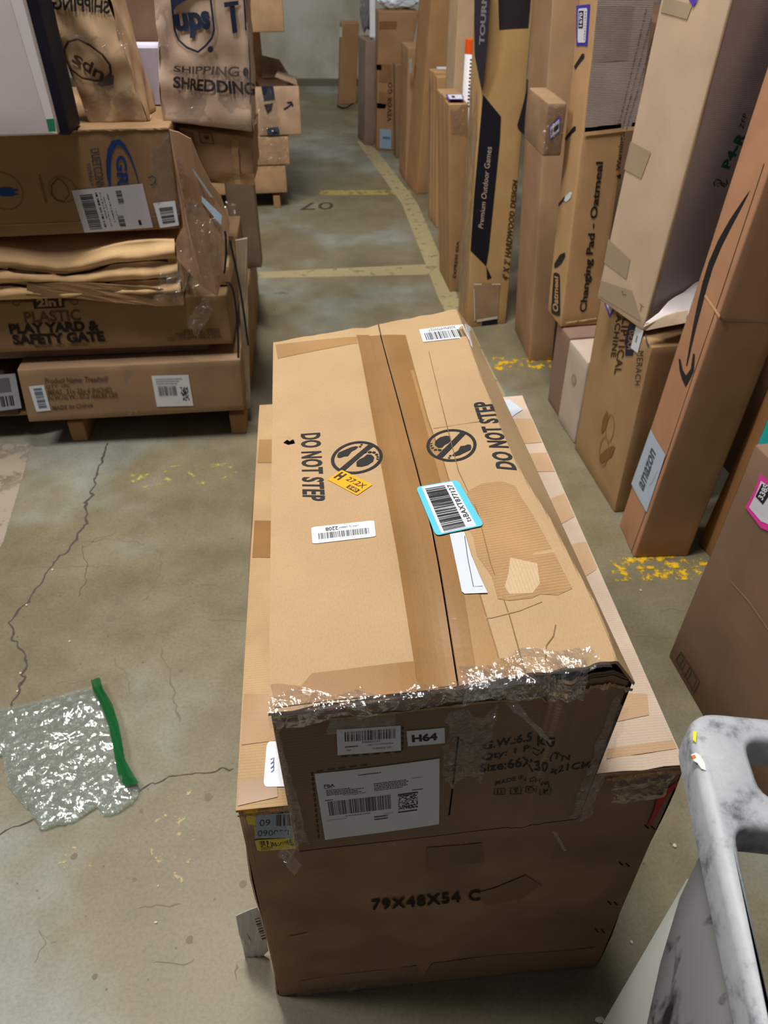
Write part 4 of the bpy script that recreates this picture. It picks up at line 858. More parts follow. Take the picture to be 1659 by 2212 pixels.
d = Decal(HB, 'F', quad=((1098, 606), (1118, 390), (1107, 388), (1084, 602)), lift=.0014); d.text("4' X 2' HARDWOOD DESIGN", 0, 0, 1, 1, plain('brown_print', (74, 52, 36), .7, .2), 1, .03, 1.1); d.build('printing', ht)
d = Decal(HB, 'L', quad=((1050, 98), (1060, -40), (1042, -40), (1034, 96)), lift=.001)
d.poly([(1026, -60), (1063, -60), (1056, 60), (1050, 130), (1042, 199), (1034, 160), (1026, 120), (1025, 40)], plain('navy_band', (34, 34, 52), .4, .5), 1, px=True); d.text('TOURNE', .0, .2, .95, .9, plain('grey_print_b', (130, 126, 136), .5), 3, .04); d.build('printing', ht)
d = Decal(HB, 'F', quad=((1027, 692), (1074, 684), (1079, 612), (1025, 612)), lift=.003); WHT = plain('white_cut_edge', (206, 196, 184), .8, .2, .1)
d.rect(0, 0, 1, 1, card((166, 134, 100), .2, .7), 1, 3); d.rect(-.04, .96, 1.02, 1.0, WHT, 3); d.rect(-.06, .0, -.02, .85, WHT, 3); d.rect(.05, -.05, 1.0, 0.02, WHT, 3); d.build('cut_panel', ht, 'white-edged cut flap')
d = Decal(HB, 'F', quad=((1027, 692), (1074, 684), (1079, 612), (1025, 612)), lift=.001); d.poly([(1040, 706), (1075, 702), (1074, 690), (1042, 694)], BLK, 1, px=True); d.build('printing', ht)
film_px(HB, 'L', ((986, 672), (1007, 690), (1040, 210), (1016, 150)), 5, 60, .004, 41, ht, mat=TAPECLEAR, freq=30)
# orange-capped white tube between the bundles
pc = at_y(1005, 120, 3.26); ph = at_y(1010, 86, 3.26); pr = at_y(1026, 120, 3.26)
tt = thing('cardboard_tube', Vector((pr.x, 3.28, 0)), 'slim white printed post with orange cap behind the black-banded carton', 'tube')
bm = bmesh.new(); rr = (pr.x-pc.x)*.62
zc = ph.z-.045; zt = ph.z
def cyl(bm, c, r_, z0, z1, n=20):
    a = [bm.verts.new((c.x+r_*math.cos(2*math.pi*i/n), c.y+r_*math.sin(2*math.pi*i/n), z0)) for i in range(n)]; b_ = [bm.verts.new((v.co.x, v.co.y, z1)) for v in a]
    for i in range(n): bm.faces.new((a[i], a[(i+1) % n], b_[(i+1) % n], b_[i]))
    bm.faces.new(b_); bm.faces.new(a[::-1])
cc = Vector((pc.x+rr, 3.28, 0)); cyl(bm, cc, rr, 0, zc); finish('tube_body', bm, plain('white_tube', (226, 222, 226), .5), tt, True)
bm = bmesh.new(); cyl(bm, cc, rr*1.04, zc, zt); finish('cap', bm, plain('orange_cap', (240, 92, 30), .4), tt)
bm = bmesh.new()
for i in range(14):
    z_ = zc-.02-i*.012; prism(bm, Vector((cc.x-.004, cc.y-rr-.001, z_)), Vector((.006+.004*(i % 3), 0, 0)), Vector((0, .003, 0)), Vector((0, 0, .004)))
o = finish('printing', bm, INK, tt); o['kind'] = 'stuff'
# flat-pack bundles: stacks of thin cartons standing on edge, each layer a carton of its own
def bundle(p, nl, col, labelset, group, seed):
    x, y, yaw, wd, ln, a, b, h = p; c, s_ = math.cos(yaw), math.sin(yaw); ey = Vector((-s_, c, 0)); out = []
    for i in range(nl):
        q = Vector((x, y, 0))+ey*(ln/nl*i); hh = h+.012*(i)/nl+(.006 if i % 2 else 0)
        K = corners(q.x, q.y, yaw, wd, ln/nl-.006, a, b, hh)
        out.append(carton('flat_carton', K, card(col, .2, .6, blotch=.12), ('front ', 'middle ', 'rear ')[i]+labelset, group, n=3, bulge=.0003, rough=.0004))
    return out
b8 = bundle((.2695, 2.977, .1318, .0706, .2347, -.065, -.0428, .70), 3, (190, 144, 92), 'one of three thin flat cartons in the bundle left of the black-banded carton', 'flat cartons in the near bundle', 3)
bx8, t8 = b8[0]
d = Decal(bx8, 'F', quad=((985, 600), (992, 520), (986, 520), (978, 600)), lift=.001); d.text('EXPRESS ESA', 0, 0, 1, 1, BROWNINK, 1, .02); d.build('printing', t8)
film_px(bx8, 'F', ((970, 300), (1012, 298), (1014, 222), (970, 224)), 8, 14, .004, 44, t8)
bxt, tt8 = b8[1]
d = Decal(bxt, 'T', quad=((968, 216), (1002, 216), (998, 204), (962, 205)), lift=.0012); d.rect(0, 0, 1, 1, PURP, 1); d.rect(.12, .1, .95, .92, PAPER, 2); d.rect(.3, .3, .5, .7, INK, 3); d.build('label', tt8, 'purple-edged label')
b7 = bundle((.2528, 3.7542, .1979, .1475, .1667, -.0345, .006, .65), 3, (196, 150, 98), 'one of three thin flat cartons in the farther bundle, behind the near bundle', 'flat cartons in the far bundle', 5)
bx7, t7_ = b7[0]; film_px(bx7, 'L', ((921, 468), (927, 470), (934, 165), (926, 160)), 4, 40, .004, 45, t7_, TAPECLEAR)
bx7, t7_ = b7[2]; d = Decal(bx7, 'T', quad=((945, 150), (975, 150), (972, 145), (942, 145)), lift=.001); d.rect(0, 0, 1, 1, PAPER); d.build('label', t7_)
row('carton', (.1733, 4.2833, .2393, .22, .2161, .052, -.0022, 1.35), 0, (184, 134, 84), 'tall warm-brown carton rising behind the two wrapped bundles')
lx = at_y(986, 60, 3.45).x
row('carton', (lx, 3.42, .15, .20, .16, .0, .0, 1.2), 0, (206, 170, 130), 'tall light tan carton behind the orange-capped tube')
RB5, rt5 = row('carton', (.117, 4.52, .1527, .16, .2182, .0055, .008, .655), 0, (178, 134, 90), 'mid-height carton with a slim pale label, beyond the tall warm-brown carton')
d = Decal(RB5, 'L', quad=((884, 158), (889, 158), (890, 126), (885, 126)), lift=.001); d.rect(0, 0, 1, 1, plain('pale_green_label', (190, 204, 190), .5)); d.build('label', rt5)
row('carton', (.0697, 5.02, .118, .12, .10, -.0233, -.002, .507), 0, (150, 112, 76), 'short narrow carton beside the banded tall carton')
K = corners(-.055, 5.20, .09, .115, .10, .03, .02, .74)
p4, p5 = onpl(818, 25, (0, 5.22, 0), Vector((0, 1, 0))), onpl(905, 25, (0, 5.24, 0), Vector((0, 1, 0)))
K[4] = p4; K[5] = p5; K[6] = p4+Vector((-.02, .16, .0)); K[7] = p5+Vector((-.02, .16, .0))
XB, xt = carton('carton', K, card((172, 128, 84), .15, .7, blotch=.14), 'wide-topped brown carton with dark tape bands and white bag on top', n=6)
for q in (((819, 228), (845, 229), (845, 200), (819, 198)), ((818, 178), (846, 179), (846, 140), (818, 138))):
    d = Decal(XB, 'F', quad=q, lift=.0015); d.rect(0, 0, 1, 1, card((150, 106, 66), .1, .5)); d.build('tape', xt)
d = Decal(XB, 'F', quad=((819, 63), (856, 63), (857, 46), (819, 46)), lift=.0015); d.rect(0, 0, 1, 1, card((140, 96, 52), .1, .5)); d.build('tape', xt)
d = Decal(XB, 'F', quad=((813, 150), (824, 151), (824, 140), (813, 139)), lift=.003); d.rect(0, 0, 1, 1, BLACKGAP); d.build('hand_hole', xt)
d = Decal(XB, 'F', quad=((814, 233), (832, 234), (834, 225), (814, 222)), lift=.003); d.rect(0, 0, 1, 1, BLACKGAP); d.build('hand_hole', xt)
d = Decal(XB, 'F', quad=((820, 320), (845, 322), (845, 280), (820, 278)), lift=.002); d.rect(0, 0, 1, 1, BLAB); d.rect(.25, .5, .9, .62, plain('label_grey_ink', (90, 110, 140), .6), 2); d.build('label', xt, 'pale blue label')
d = Decal(XB, 'F', quad=((846, 262), (847, 178), (838, 178), (836, 262)), lift=.002); d.text('VEVOR GO', 0, 0, 1, 1, BROWNINK, 1, .03, 1.2); d.build('printing', xt)
RB2, rt2 = row('carton', (-.1324, 5.3256, .2256, .0637, .2259, .0264, .0048, .5856), 0, (150, 128, 110), 'greyish narrow carton standing on the aisle line, near the far end')
# foil bag and white bag
def lump(name, c, r_, mat, label, cat, seed, parent=None):
    bm = bmesh.new(); bmesh.ops.create_icosphere(bm, subdivisions=4, radius=1)
    for v in bm.verts:
        n = v.co.normalized(); k = 1+.22*noise.noise(n*2.2+Vector((seed, 0, 0)))+.12*noise.noise(n*6+Vector((0, seed, 0))); sq = max(abs(n.x), abs(n.y), abs(n.z)); k *= .75/sq**.55
        v.co = Vector((c[0]+n.x*k*r_[0], c[1]+n.y*k*r_[1], c[2]+n.z*k*r_[2]))
    o = finish(name, bm, mat, parent, False)
    if label: tag(o, label, cat)
    return o
q = at_y(790, 40, 5.5); z2 = .59
lump('foil_bag', (q.x, 5.45, z2+.155), (.042, .06, .16), plain('silver_foil', (120, 118, 124), .25, .8, .15), 'crumpled grey foil bag on the greyish narrow carton', 'bag', 3)
tag(finish('foam_strip', (lambda b_: (prism(b_, at_y(799, 80, 5.36), Vector((.032, 0, 0)), Vector((0, .02, 0)), Vector((0, 0, .30))), b_)[1])(bmesh.new()), plain('white_foam', (226, 232, 240), .6)), 'upright white foam strip beside the foil bag', 'foam')
zz = p4.z; lump('plastic_bag', ((p4.x+p5.x)/2, 5.34, zz+.055), (.15, .07, .07), plain('white_bag', (216, 226, 240), .35, .6, .1), 'crumpled white plastic bag on the wide-topped carton', 'bag', 8)
FB, ft1 = row('carton', (-.3596, 6.5667, .1056, .1339, .1426, .0663, -.0119, .5356), 0, (178, 130, 84), 'lone brown carton standing at the foot of the far wall')
d = Decal(FB, 'F', quad=((733, 80), (739, 80), (739, 58), (734, 58)), lift=.002); d.rect(0, 0, 1, 1, plain('pale_green_label', (190, 204, 190), .5)); d.build('label', ft1)
pp = [onz(729, 226, .01), onz(740, 233, .012), onz(752, 231, .012), onz(757, 224, .03), onz(764, 222, .03)]
tag(tube('strap', None, [p+Vector((0, -.03, 0)) for p in pp], .006, plain('black_strap', (24, 20, 24), .7)), 'black strap lying at the foot of the lone far carton', 'strap')

# ================================================================== LEFT PALLET AND ITS STACK
LP = Vector((-.443, 1.918, 0)); LY = .09
lex = Vector((math.cos(LY), math.sin(LY), 0)); ley = Vector((-math.sin(LY), math.cos(LY), 0))
def LK(x0, x1, d0, d1, z0, z1): return [LP+lex*(x1 if k & 1 else x0)+ley*(d1 if k & 2 else d0)+Vector((0, 0, z1 if k & 4 else z0)) for k in range(8)]
def lp(px, py, off=0.0): return onpl(px, py, LP+ley*off, ley)
WOOD = card((176, 132, 84), .5, .8, False, blotch=.25); WOODL = card((196, 154, 104), .5, .8, False, blotch=.25)
def pallet(org, ex, ey, xs, wd, depth, xl, label, hs=.068, hd=.016, nb=6):
    t = thing('wooden_pallet', org+ex*(xs[0]+xs[-1])/2+ey*depth/2, label, 'pallet')
    for x in xs:
        bm = bmesh.new(); prism(bm, org+ex*(x-wd/2), ex*wd, ey*depth, Vector((0, 0, hs))); bmesh.ops.bevel(bm, geom=bm.edges[:], offset=.003, segments=1, affect='EDGES'); finish('stringer', bm, WOOD, t)
    for i in range(nb):
        bm = bmesh.new(); y = .05+(depth-.14)*i/(nb-1); prism(bm, org+ex*xl[0]+ey*y+Vector((0, 0, hs)), ex*(xl[1]-xl[0]), ey*.09, Vector((0, 0, hd))); bmesh.ops.bevel(bm, geom=bm.edges[:], offset=.002, segments=1, affect='EDGES'); finish('deck_board', bm, WOODL, t)
    return t
pallet(LP, lex, ley, (.003, -.468, -.95), .045, 1.0, (-.98, .026), 'wooden pallet carrying the tall near left stack of cartons')
# treadmill carton
K = LK(-.60, .030, -.012, .97, .088, .248); K[0] = lp(62, 912, -.035); K[4] = lp(36, 799, -.03); K[1] = lp(528, 886, -.03); K[5] = lp(519, 776, -.03); K[0].z = max(.087, K[0].z); K[1].z = max(.087, K[1].z)
TMB, tmt = carton('carton', K, card((164, 130, 94), .2, .7, blotch=.12), 'long low carton with two white labels at the bottom of the near left stack', n=8)
def LD(bx, q, lift=.0012): return Decal(bx, 'F', quad=q, lift=lift)
BRT = plain('brown_print_soft', (92, 70, 52), .8, .2)
for t_, q in (('Product Name: Treadmill', ((98, 829), (232, 824), (232, 812), (97, 817))), ('QTY: 1PC', ((100, 841), (152, 838), (152, 829), (99, 832))), ('MEAS.: 51x 22x 6 INCHES', ((104, 853), (242, 847), (241, 836), (103, 842))), ('N.W./G.W.: 57.2 /66LBS LBS', ((106, 865), (254, 858), (253, 847), (105, 854))), ('MADE IN CHINA', ((114, 886), (202, 880), (201, 871), (113, 877)))):
    d = LD(TMB, q); d.text(t_, 0, 0, 1, 1, BRT, 1, .012); d.build('printing', tmt)
d = LD(TMB, ((79, 889), (110, 886), (95, 831), (62, 834))); d.rect(0, 0, 1, 1, PAPER); d.bars(.25, .12, .8, .9, plain('label_grey_ink', (90, 110, 140), .6), 30, 2, vert=True); d.build('label', tmt, 'narrow upright white label')
d = LD(TMB, ((339, 878), (418, 876), (407, 809), (327, 811))); d.rect(0, 0, 1, 1, PAPER); d.bars(.12, .36, .62, .66, plain('soft_grey_ink', (110, 112, 120), .6), 26, 2); d.cells(.72, .18, .92, .62, 8, 12, INK, 5, 2); d.lines(.1, .7, .9, .92, 3, plain('soft_grey_ink', (110, 112, 120), .6), 3, .3, 2); d.build('label', tmt, 'square white shipping label')
film_px(TMB, 'F', ((275, 900), (300, 898), (285, 790), (262, 792)), 5, 22, .002, 61, tmt, TAPECLEAR)
# white-labelled carton left of it
K = LK(-1.0, -.625, .02, .9, .088, .235); SB_, st_ = carton('carton', K, card((96, 72, 58), .2, .7), 'dark carton at the left frame edge with large white label, on the near pallet', n=4)
d = LD(SB_, ((-22, 890), (47, 881), (33, 806), (-40, 812))); d.rect(0, 0, 1, 1, plain('dim_label', (176, 178, 190), .5)); d.bars(.4, .1, .85, .4, INK, 14, 2); d.rect(.45, .5, .8, .9, plain('soft_grey_ink', (110, 112, 120), .6), 2); d.build('label', st_, 'white shipping label')
# flat carton, play yard carton
K = LK(-.85, -.052, .03, .62, .264, .296); carton('flat_carton', K, card((126, 100, 84), .15, .7), 'thin grey-brown flat carton sandwiched under the PLAY YARD carton', n=5)
K = LK(-.85, .022, -.004, .64, .300, .442); PYB, pyt = carton('carton', K, card((158, 122, 82), .15, .7, blotch=.12), 'long brown carton printed PLAY YARD & SAFETY GATE in the near left stack', n=8)
for t_, q, bo, m_ in (('PLASTIC', ((55, 698), (176, 692), (172, 668), (50, 674)), .02, BRT), ('PLAY YARD &', ((22, 722), (216, 714), (213, 692), (18, 700)), .05, plain('dark_brown_print', (44, 34, 30), .7, .2)), ('SAFETY GATE', ((30, 745), (228, 737), (223, 715), (25, 723)), .05, plain('dark_brown_print', (44, 34, 30), .7, .2)), ('MODEL NO. 1900105', ((76, 751), (190, 747), (189, 740), (75, 744)), .01, BRT),
                      ('SERIAL No. 1900105', ((395, 720), (474, 716), (474, 708), (395, 712)), .0, BRT), ('CHINA WARNING PLASTIC', ((378, 728), (476, 723), (476, 716), (378, 720)), .0, BRT), ('SIZE: 152X48MM 1900 X 10MM', ((362, 736), (478, 731), (478, 724), (362, 729)), .0, BRT)):
    d = LD(PYB, q); d.text(t_, 0, 0, 1, 1, m_, 1, bo); d.build('printing', pyt)
d = LD(PYB, ((74, 667), (140, 664), (137, 638), (69, 640))); d.rect(0, 0, 1, 1, plain('dark_brown_print', (44, 34, 30), .7, .2)); d.text('2in1', .12, .15, .92, .82, plain('kraft_print_b', (158, 126, 92), .7), 2, .04); d.build('printing', pyt)
for cx, cy in ((34, 652), (160, 650)):
    d = Decal(PYB, 'F', center=(cx, cy), size=.011, lift=.001); d.disc(.5, .5, .5, .5, BRT, 1, hole=.75, n=14); d.build('printing', pyt)
    d = Decal(PYB, 'F', center=(cx+16, cy-8), size=.005, lift=.001); d.disc(.5, .5, .5, .5, BRT, 1, hole=.6, n=12); d.build('printing', pyt)
# crushed carton: three crumpled folds at the front
def crush(f, a, b):
    v = Vector()
    if f == 'F':
        w = .5+.5*noise.noise(Vector((a*6, 0, 3))); y = abs(math.sin(math.pi*(b*3+.15*math.sin(a*9)+.05*math.sin(a*23)))); g_ = min(1, (1-b)*9, b*9)
        v -= ley*(.020*y*g_+.016*abs(noise.noise(Vector((a*11, b*2.2, 1))))*g_+.006*abs(noise.noise(Vector((a*30, b*7, 4))))*g_)
    if f in 'FT' : v.z += (.012*math.sin(a*8.5)-.02*sm(a, .62, .12))*(b if f == 'F' else max(0, 1-b*6))
    return v
CR = card((226, 182, 124), .25, .8, blotch=.14)
K = LK(-.80, -.085, -.02, .55, .455, .588); CRB, crt = carton('carton', K, CR, 'crushed tan carton with crumpled folds above the PLAY YARD carton', n=24, disp=crush, bulge=0, rough=.006, seed=4)
for b_ in (.33, .66):
    d = Decal(CRB, 'F', quad=((20, 600), (200, 600), (200, 540), (20, 540)), lift=.0015); d.stroke([(i/30, b_+.018*math.sin(i*.55)+.008*math.sin(i*1.7)) for i in range(4, 30)], [.002+.0035*abs(math.sin(i*.37)) for i in range(4, 30)], plain('fold_gap', (50, 34, 24), .9, .1), px=False); d.build('crease', crt)
sheet('flap', crt, [lp(*p, -.045) for p in ((58, 612), (110, 612), (200, 612), (300, 620), (396, 628), (398, 660), (340, 662), (255, 652), (160, 645), (66, 632), (56, 640))], -ley, .004, card((150, 114, 74), .15, .7), .006, 3, 3)['label'] = 'bent lower flap'
d = None
sheet('sticker', crt, [lp(*p, -.03) for p in ((-10, 624), (30, 620), (32, 630), (-10, 637))], -ley, .001, plain('lilac_sticker', (150, 120, 196), .5), 0, 1, 1)['label'] = 'lilac sticker'
# baby swing carton
K = LK(-.85, -.066, -.015, .50, .607, .85); K[1] = lp(392, 494, -.015); K[5] = lp(366, 274, -.015); GB, gt = carton('carton', K, card((160, 122, 82), .18, .65, blotch=.12), 'brown carton with blue oval logo and large barcode label in the near left stack', n=8)
BLU = plain('logo_blue', (22, 62, 128), .6, .3); DBL = plain('slate_print', (74, 72, 88), .7, .2)
d = LD(GB, ((229, 308), (234, 398), (303, 395), (270, 306)))
def arc(cx, cy, rx, ry, a0, a1, n=18): return [(cx+rx*math.cos(math.radians(a0+(a1-a0)*i/n)), cy+ry*math.sin(math.radians(a0+(a1-a0)*i/n))) for i in range(n+1)]
ar_ = [(240, 412), (235, 380), (234, 350), (238, 325), (247, 309), (258, 307), (268, 315), (280, 335), (290, 360), (298, 385), (304, 415)]
d.stroke(ar_, [.001, .009, .010, .011, .013, .013, .008, .004, .003, .002, .001], BLU); d.build('printing', gt, 'blue oval logo')
d = LD(GB, ((250, 336), (254, 415), (281, 415), (272, 336))); d.text('GRA', .0, .0, 1.25, 1, BLU, 1, .03); d.build('printing', gt)
d = LD(GB, ((195, 322), (208, 408), (228, 406), (214, 320))); d.text('DUETCONNE', 0, 0, 1.1, 1, DBL, 1, .01); d.build('printing', gt)
d = LD(GB, ((186, 354), (196, 402), (205, 401), (195, 352))); d.text('SWING +', 0, 0, 1, 1, DBL, 1, .0); d.build('printing', gt)
d = LD(GB, ((82, 378), (98, 440), (104, 438), (88, 377))); d.text('PORTABLE ROCKER', 0, 0, 1, 1, BRT, 1, .0); d.build('printing', gt)
for c_, r_ in (((135, 410), .031), ((8, 413), .044)):
    d = Decal(GB, 'F', center=c_, size=r_, lift=.001); d.disc(.5, .5, .5, .5, plain('thin_print', (124, 94, 66), .8, .2), 1, hole=.965, n=40); d.build('printing', gt)
d = LD(GB, ((100, 440), (170, 440), (170, 380), (100, 380))); d.stroke([(124, 386), (112, 400), (112, 418), (122, 432), (138, 436)], .0028, BRT); d.stroke([(124, 386), (134, 390), (146, 404), (150, 420), (138, 436)], .0016, BRT); d.build('printing', gt)
d = LD(GB, ((0, 430), (40, 430), (40, 400), (0, 400))); d.poly([(-8, 410), (4, 405), (26, 405), (30, 409), (40, 409), (40, 412), (31, 413), (31, 418), (40, 418), (40, 421), (31, 421), (28, 424), (6, 424), (-8, 420)], BLU, px=True); d.build('printing', gt, 'blue plug symbol')
d = LD(GB, ((329, 400), (338, 398), (337, 380), (322, 380))); d.stroke([(321, 384), (330, 380), (337, 386), (334, 396), (326, 400)], .0035, plain('grey_stencil', (60, 72, 84), .7, .2)); d.build('printing', gt)
d = LD(GB, ((183, 502), (331, 491), (308, 396), (155, 411)), .0018); d.rect(0, 0, 1, 1, plain('dim_paper', (206, 204, 214), .5), 1, 4); d.bars(.09, .06, .27, .88, INK, 60, 2, vert=True, seed=3)
for x0, x1, y0, y1 in ((.31, .34, .1, .9), (.37, .385, .3, .9), (.41, .42, .1, .8), (.47, .485, .2, .85), (.53, .54, .1, .5)): d.bars(x0, y0, x1, y1, INK, 20, 2, vert=True, seed=int(x0*99))
d.bars(.60, .6, .68, .9, INK, 24, 2, vert=True, seed=6); d.bars(.54, .08, .62, .34, INK, 22, 2, vert=True, seed=7); d.rect(.81, .08, .85, .2, INK, 2); d.build('label', gt, 'large barcode shipping label')
d = LD(GB, ((346, 492), (387, 486), (378, 433), (331, 438)), .0018); d.rect(0, 0, 1, 1, PAPER, 1, 3); d.bars(.2, .14, .84, .8, plain('soft_black', (60, 60, 70), .6), 26, 2, vert=True); d.build('label', gt, 'small barcode label')
d = LD(GB, ((0, 500), (388, 480), (388, 470), (0, 485)), .001); d.stroke([(-20, 487), (100, 483), (215, 478), (388, 462)], .0022, card((186, 150, 112), .1, .6)); d.build('crease', gt)
ragged(GB, 'F', (60, 283), (366, 276), .004, EDGE, gt, 31)
film_px(GB, 'F', ((330, 480), (388, 470), (366, 280), (320, 285)), 12, 30, .002, 62, gt, TAPECLEAR)
# white carton upper left
K = LK(-.95, -.285, -.115, .02, .856, 1.14); K[1] = lp(126, 291, -.115); K[5] = K[1]+Vector((-.006, .005, .29)); WB_, wt_ = carton('carton', K, card((216, 204, 208), .08, .55, blotch=.04), 'plain white carton with a green corner mark, top left of the near stack', n=5)
d = LD(WB_, ((106, 284), (121, 283), (117, 256), (100, 257))); d.rect(0, 0, 1, 1, plain('green_tape', (24, 120, 84), .5)); d.build('corner_mark', wt_, 'green corner mark')
d = LD(WB_, ((112, 290), (124, 288), (52, 0), (28, 0)), .001); d.tape(((108, 286), (124, 288), (50, -10), (20, -10)), card((228, 220, 222), .05, .35, blotch=.03)); d.build('tape', wt_)
carton('flat_carton', LK(-.281, -.258, -.09, .015, .856, 1.14), card((34, 34, 52), .05, .6), 'narrow near-black filler added as shadow beside the plain white carton', n=4)  # added filler; its near-black colour stands for the deep shadow between cartons
# crumpled shield-printed cartons
def crumple(amp, seed):
    def fn(f, a, b): return Vector((noise.noise(Vector((a*3+seed, b*4, ord(f[0])*.1))), noise.noise(Vector((a*4, b*5+seed, 2))), 0))*amp
    return fn
def uq(px, py, off, up=0): return lp(px, py, off)+Vector((0, 0, up))
def oblique(name, pts, off, depth, mat, label, seed, amp=.010, n=9):
    """pts = BL, BR, TL, TR of the front in the photo"""
    P = [lp(*p, off) for p in pts]; K = [P[0], P[1], P[0]+ley*depth, P[1]+ley*depth, P[2], P[3], P[2]+ley*depth, P[3]+ley*depth]
    return carton(name, K, mat, label, n=n, disp=crumple(amp, seed), seed=seed)
UA, ua = oblique('crumpled_carton', ((196, 272), (318, 262), (82, -30), (226, -30)), .045, .155, card((206, 170, 128), .06, .5, blotch=.16), 'crumpled tan carton with upside-down shield print, leaning between white carton and white foam', 7, .009, 16)
d = LD(UA, ((238, 30), (115, 20), (112, -12), (236, 2)), .003); d.text('SHIPPING', 0, 0, 1, 1, STAMP, 1, .03, cuts=2); d.build('printing', ua)
d = LD(UA, ((150, 140), (250, 200), (250, 90), (150, 90)), .003)
sh = [(168, 84), (148, 90), (139, 108), (142, 126), (155, 150), (178, 168), (207, 174), (228, 172), (240, 158), (238, 140), (222, 118), (196, 98), (168, 84)]
BST = plain('brown_shield_print', (70, 52, 40), .7, .2); d.stroke(sh, .0042, BST); d.poly([(214, 176), (240, 160), (247, 164), (246, 182), (220, 187), (210, 182)], plain('grey_shield_print', (82, 72, 70), .7, .2), px=True); d.build('printing', ua, 'upside-down shield print')
d = LD(UA, ((232, 152), (166, 108), (152, 132), (222, 176)), .0032); d.text('ups', 0, 0, 1, 1, BST, 1, .02, cuts=2); d.build('printing', ua)
d = LD(UA, ((100, 96), (136, 160), (132, 150), (104, 90)), .003); d.poly([(99, 90), (104, 88), (119, 150), (128, 152), (133, 159), (115, 157)], BLACKGAP, px=True); d.build('printing', ua)
for k, q in enumerate([((140, 245), (320, 258), (300, 165), (150, 160)), ((105, 90), (235, 105), (235, 78), (110, 70)), ((248, 110), (275, 120), (280, -10), (252, -10))]): film_px(UA, 'F', q, 30, 16, .006, 70+k, ua, TAPECLEAR if k == 0 else FILM, 30)
sheet('torn_edge', ua, [lp(*p, .0) for p in ((88, 38), (98, 42), (106, 60), (126, 74), (118, 80), (98, 66), (88, 52))], -ley, .004, card((226, 186, 130), .2, .8), .008, 4, 2)
UB, ub = oblique('crumpled_carton', ((352, 262), (546, 286), (330, -30), (532, -30)), .05, .15, card((208, 176, 150), .06, .55, blotch=.14), 'wrinkled tan carton with upright shield print and the word SHREDDING, above the torn flap', 9, .010, 16)
NV = plain('navy_print', (32, 42, 66), .6, .3)
d = LD(UB, ((380, 100), (470, 100), (455, -10), (365, -10)), .003)
d.stroke([(368, -30), (373, 20), (378, 66), (386, 86), (404, 102), (428, 112), (445, 98), (458, 82), (463, 62), (458, 20), (452, -30)], .0042, NV)
d.poly([(366, -30), (372, 28), (380, 14), (398, 2), (414, -4), (452, -8), (450, -30)], NV, px=True); d.build('printing', ub, 'dark shield print')
d = LD(UB, ((381, 72), (457, 66), (452, 22), (376, 30)), .0034); d.text('ups', 0, -.28, 1, 1, NV, 1, .05, cuts=2); d.build('printing', ub)
d = LD(UB, ((504, 71), (513, 70), (516, 2), (484, 5)), .003); d.poly([(484, 5), (515, 1), (516, 10), (507, 12), (513, 70), (503, 72), (496, 14), (485, 16)], NV, px=True); d.poly([(525, -10), (529, -10), (534, 64), (530, 66)], NV, px=True); d.build('printing', ub)
d = Decal(UB, 'F', center=(455, 106), size=.006, lift=.003); d.disc(.5, .5, .5, .5, NV, n=12); d.build('printing', ub)
d = LD(UB, ((374, 190), (548, 206), (546, 178), (374, 164)), .003); d.text('SHREDDING', 0, 0, 1.02, 1, plain('dark_print', (48, 42, 44), .7, .2), 1, .035, cuts=2); d.build('printing', ub)
d = LD(UB, ((374, 154), (517, 166), (517, 143), (376, 141)), .003); d.text('SHIPPING', 0, 0, 1, 1, plain('faded_dark_print', (92, 78, 72), .7, .2), 1, .02, cuts=2); d.disc(1.09, .5, .04, .42, plain('dark_print', (48, 42, 44), .7, .2)); d.build('printing', ub)
for k, q in enumerate([((355, 250), (540, 285), (540, 120), (360, 140)), ((335, 130), (365, 130), (360, -10), (330, -10)), ((530, 280), (550, 280), (545, 40), (530, 40))]): film_px(UB, 'F', q, 26, 20, .005, 80+k, ub, TAPECLEAR if k == 0 else FILM, 30)
K_ = [lp(352, 264, .08), lp(552, 398, .08)]
oB, ob_ = oblique('carton', ((420, 392), (550, 400), (384, 275), (546, 298)), .075, .28, card((178, 140, 100), .15, .7, blotch=.1), 'plain tan carton with two small printed squares, under the SHREDDING carton', 11, .004, 7)
for x in (407, 445):
    d = Decal(oB, 'F', center=(x, 298), size=.013, lift=.002); d.rect(0, 0, 1, .06, BRT); d.rect(0, .94, 1, 1, BRT); d.rect(0, 0, .06, 1, BRT); d.rect(.94, 0, 1, 1, BRT); d.poly([(.3, .6), (.7, .75), (.75, .5), (.5, .35)], BRT); d.build('printing', ob_)
d = LD(oB, ((440, 398), (552, 400), (550, 380), (455, 380)), .0016); d.tape(((440, 394), (549, 400), (549, 375), (440, 372)), card((170, 128, 78), .1, .35)); d.tape(((505, 400), (520, 400), (516, 300), (500, 298)), card((186, 148, 98), .1, .35)); d.build('tape', ob_)
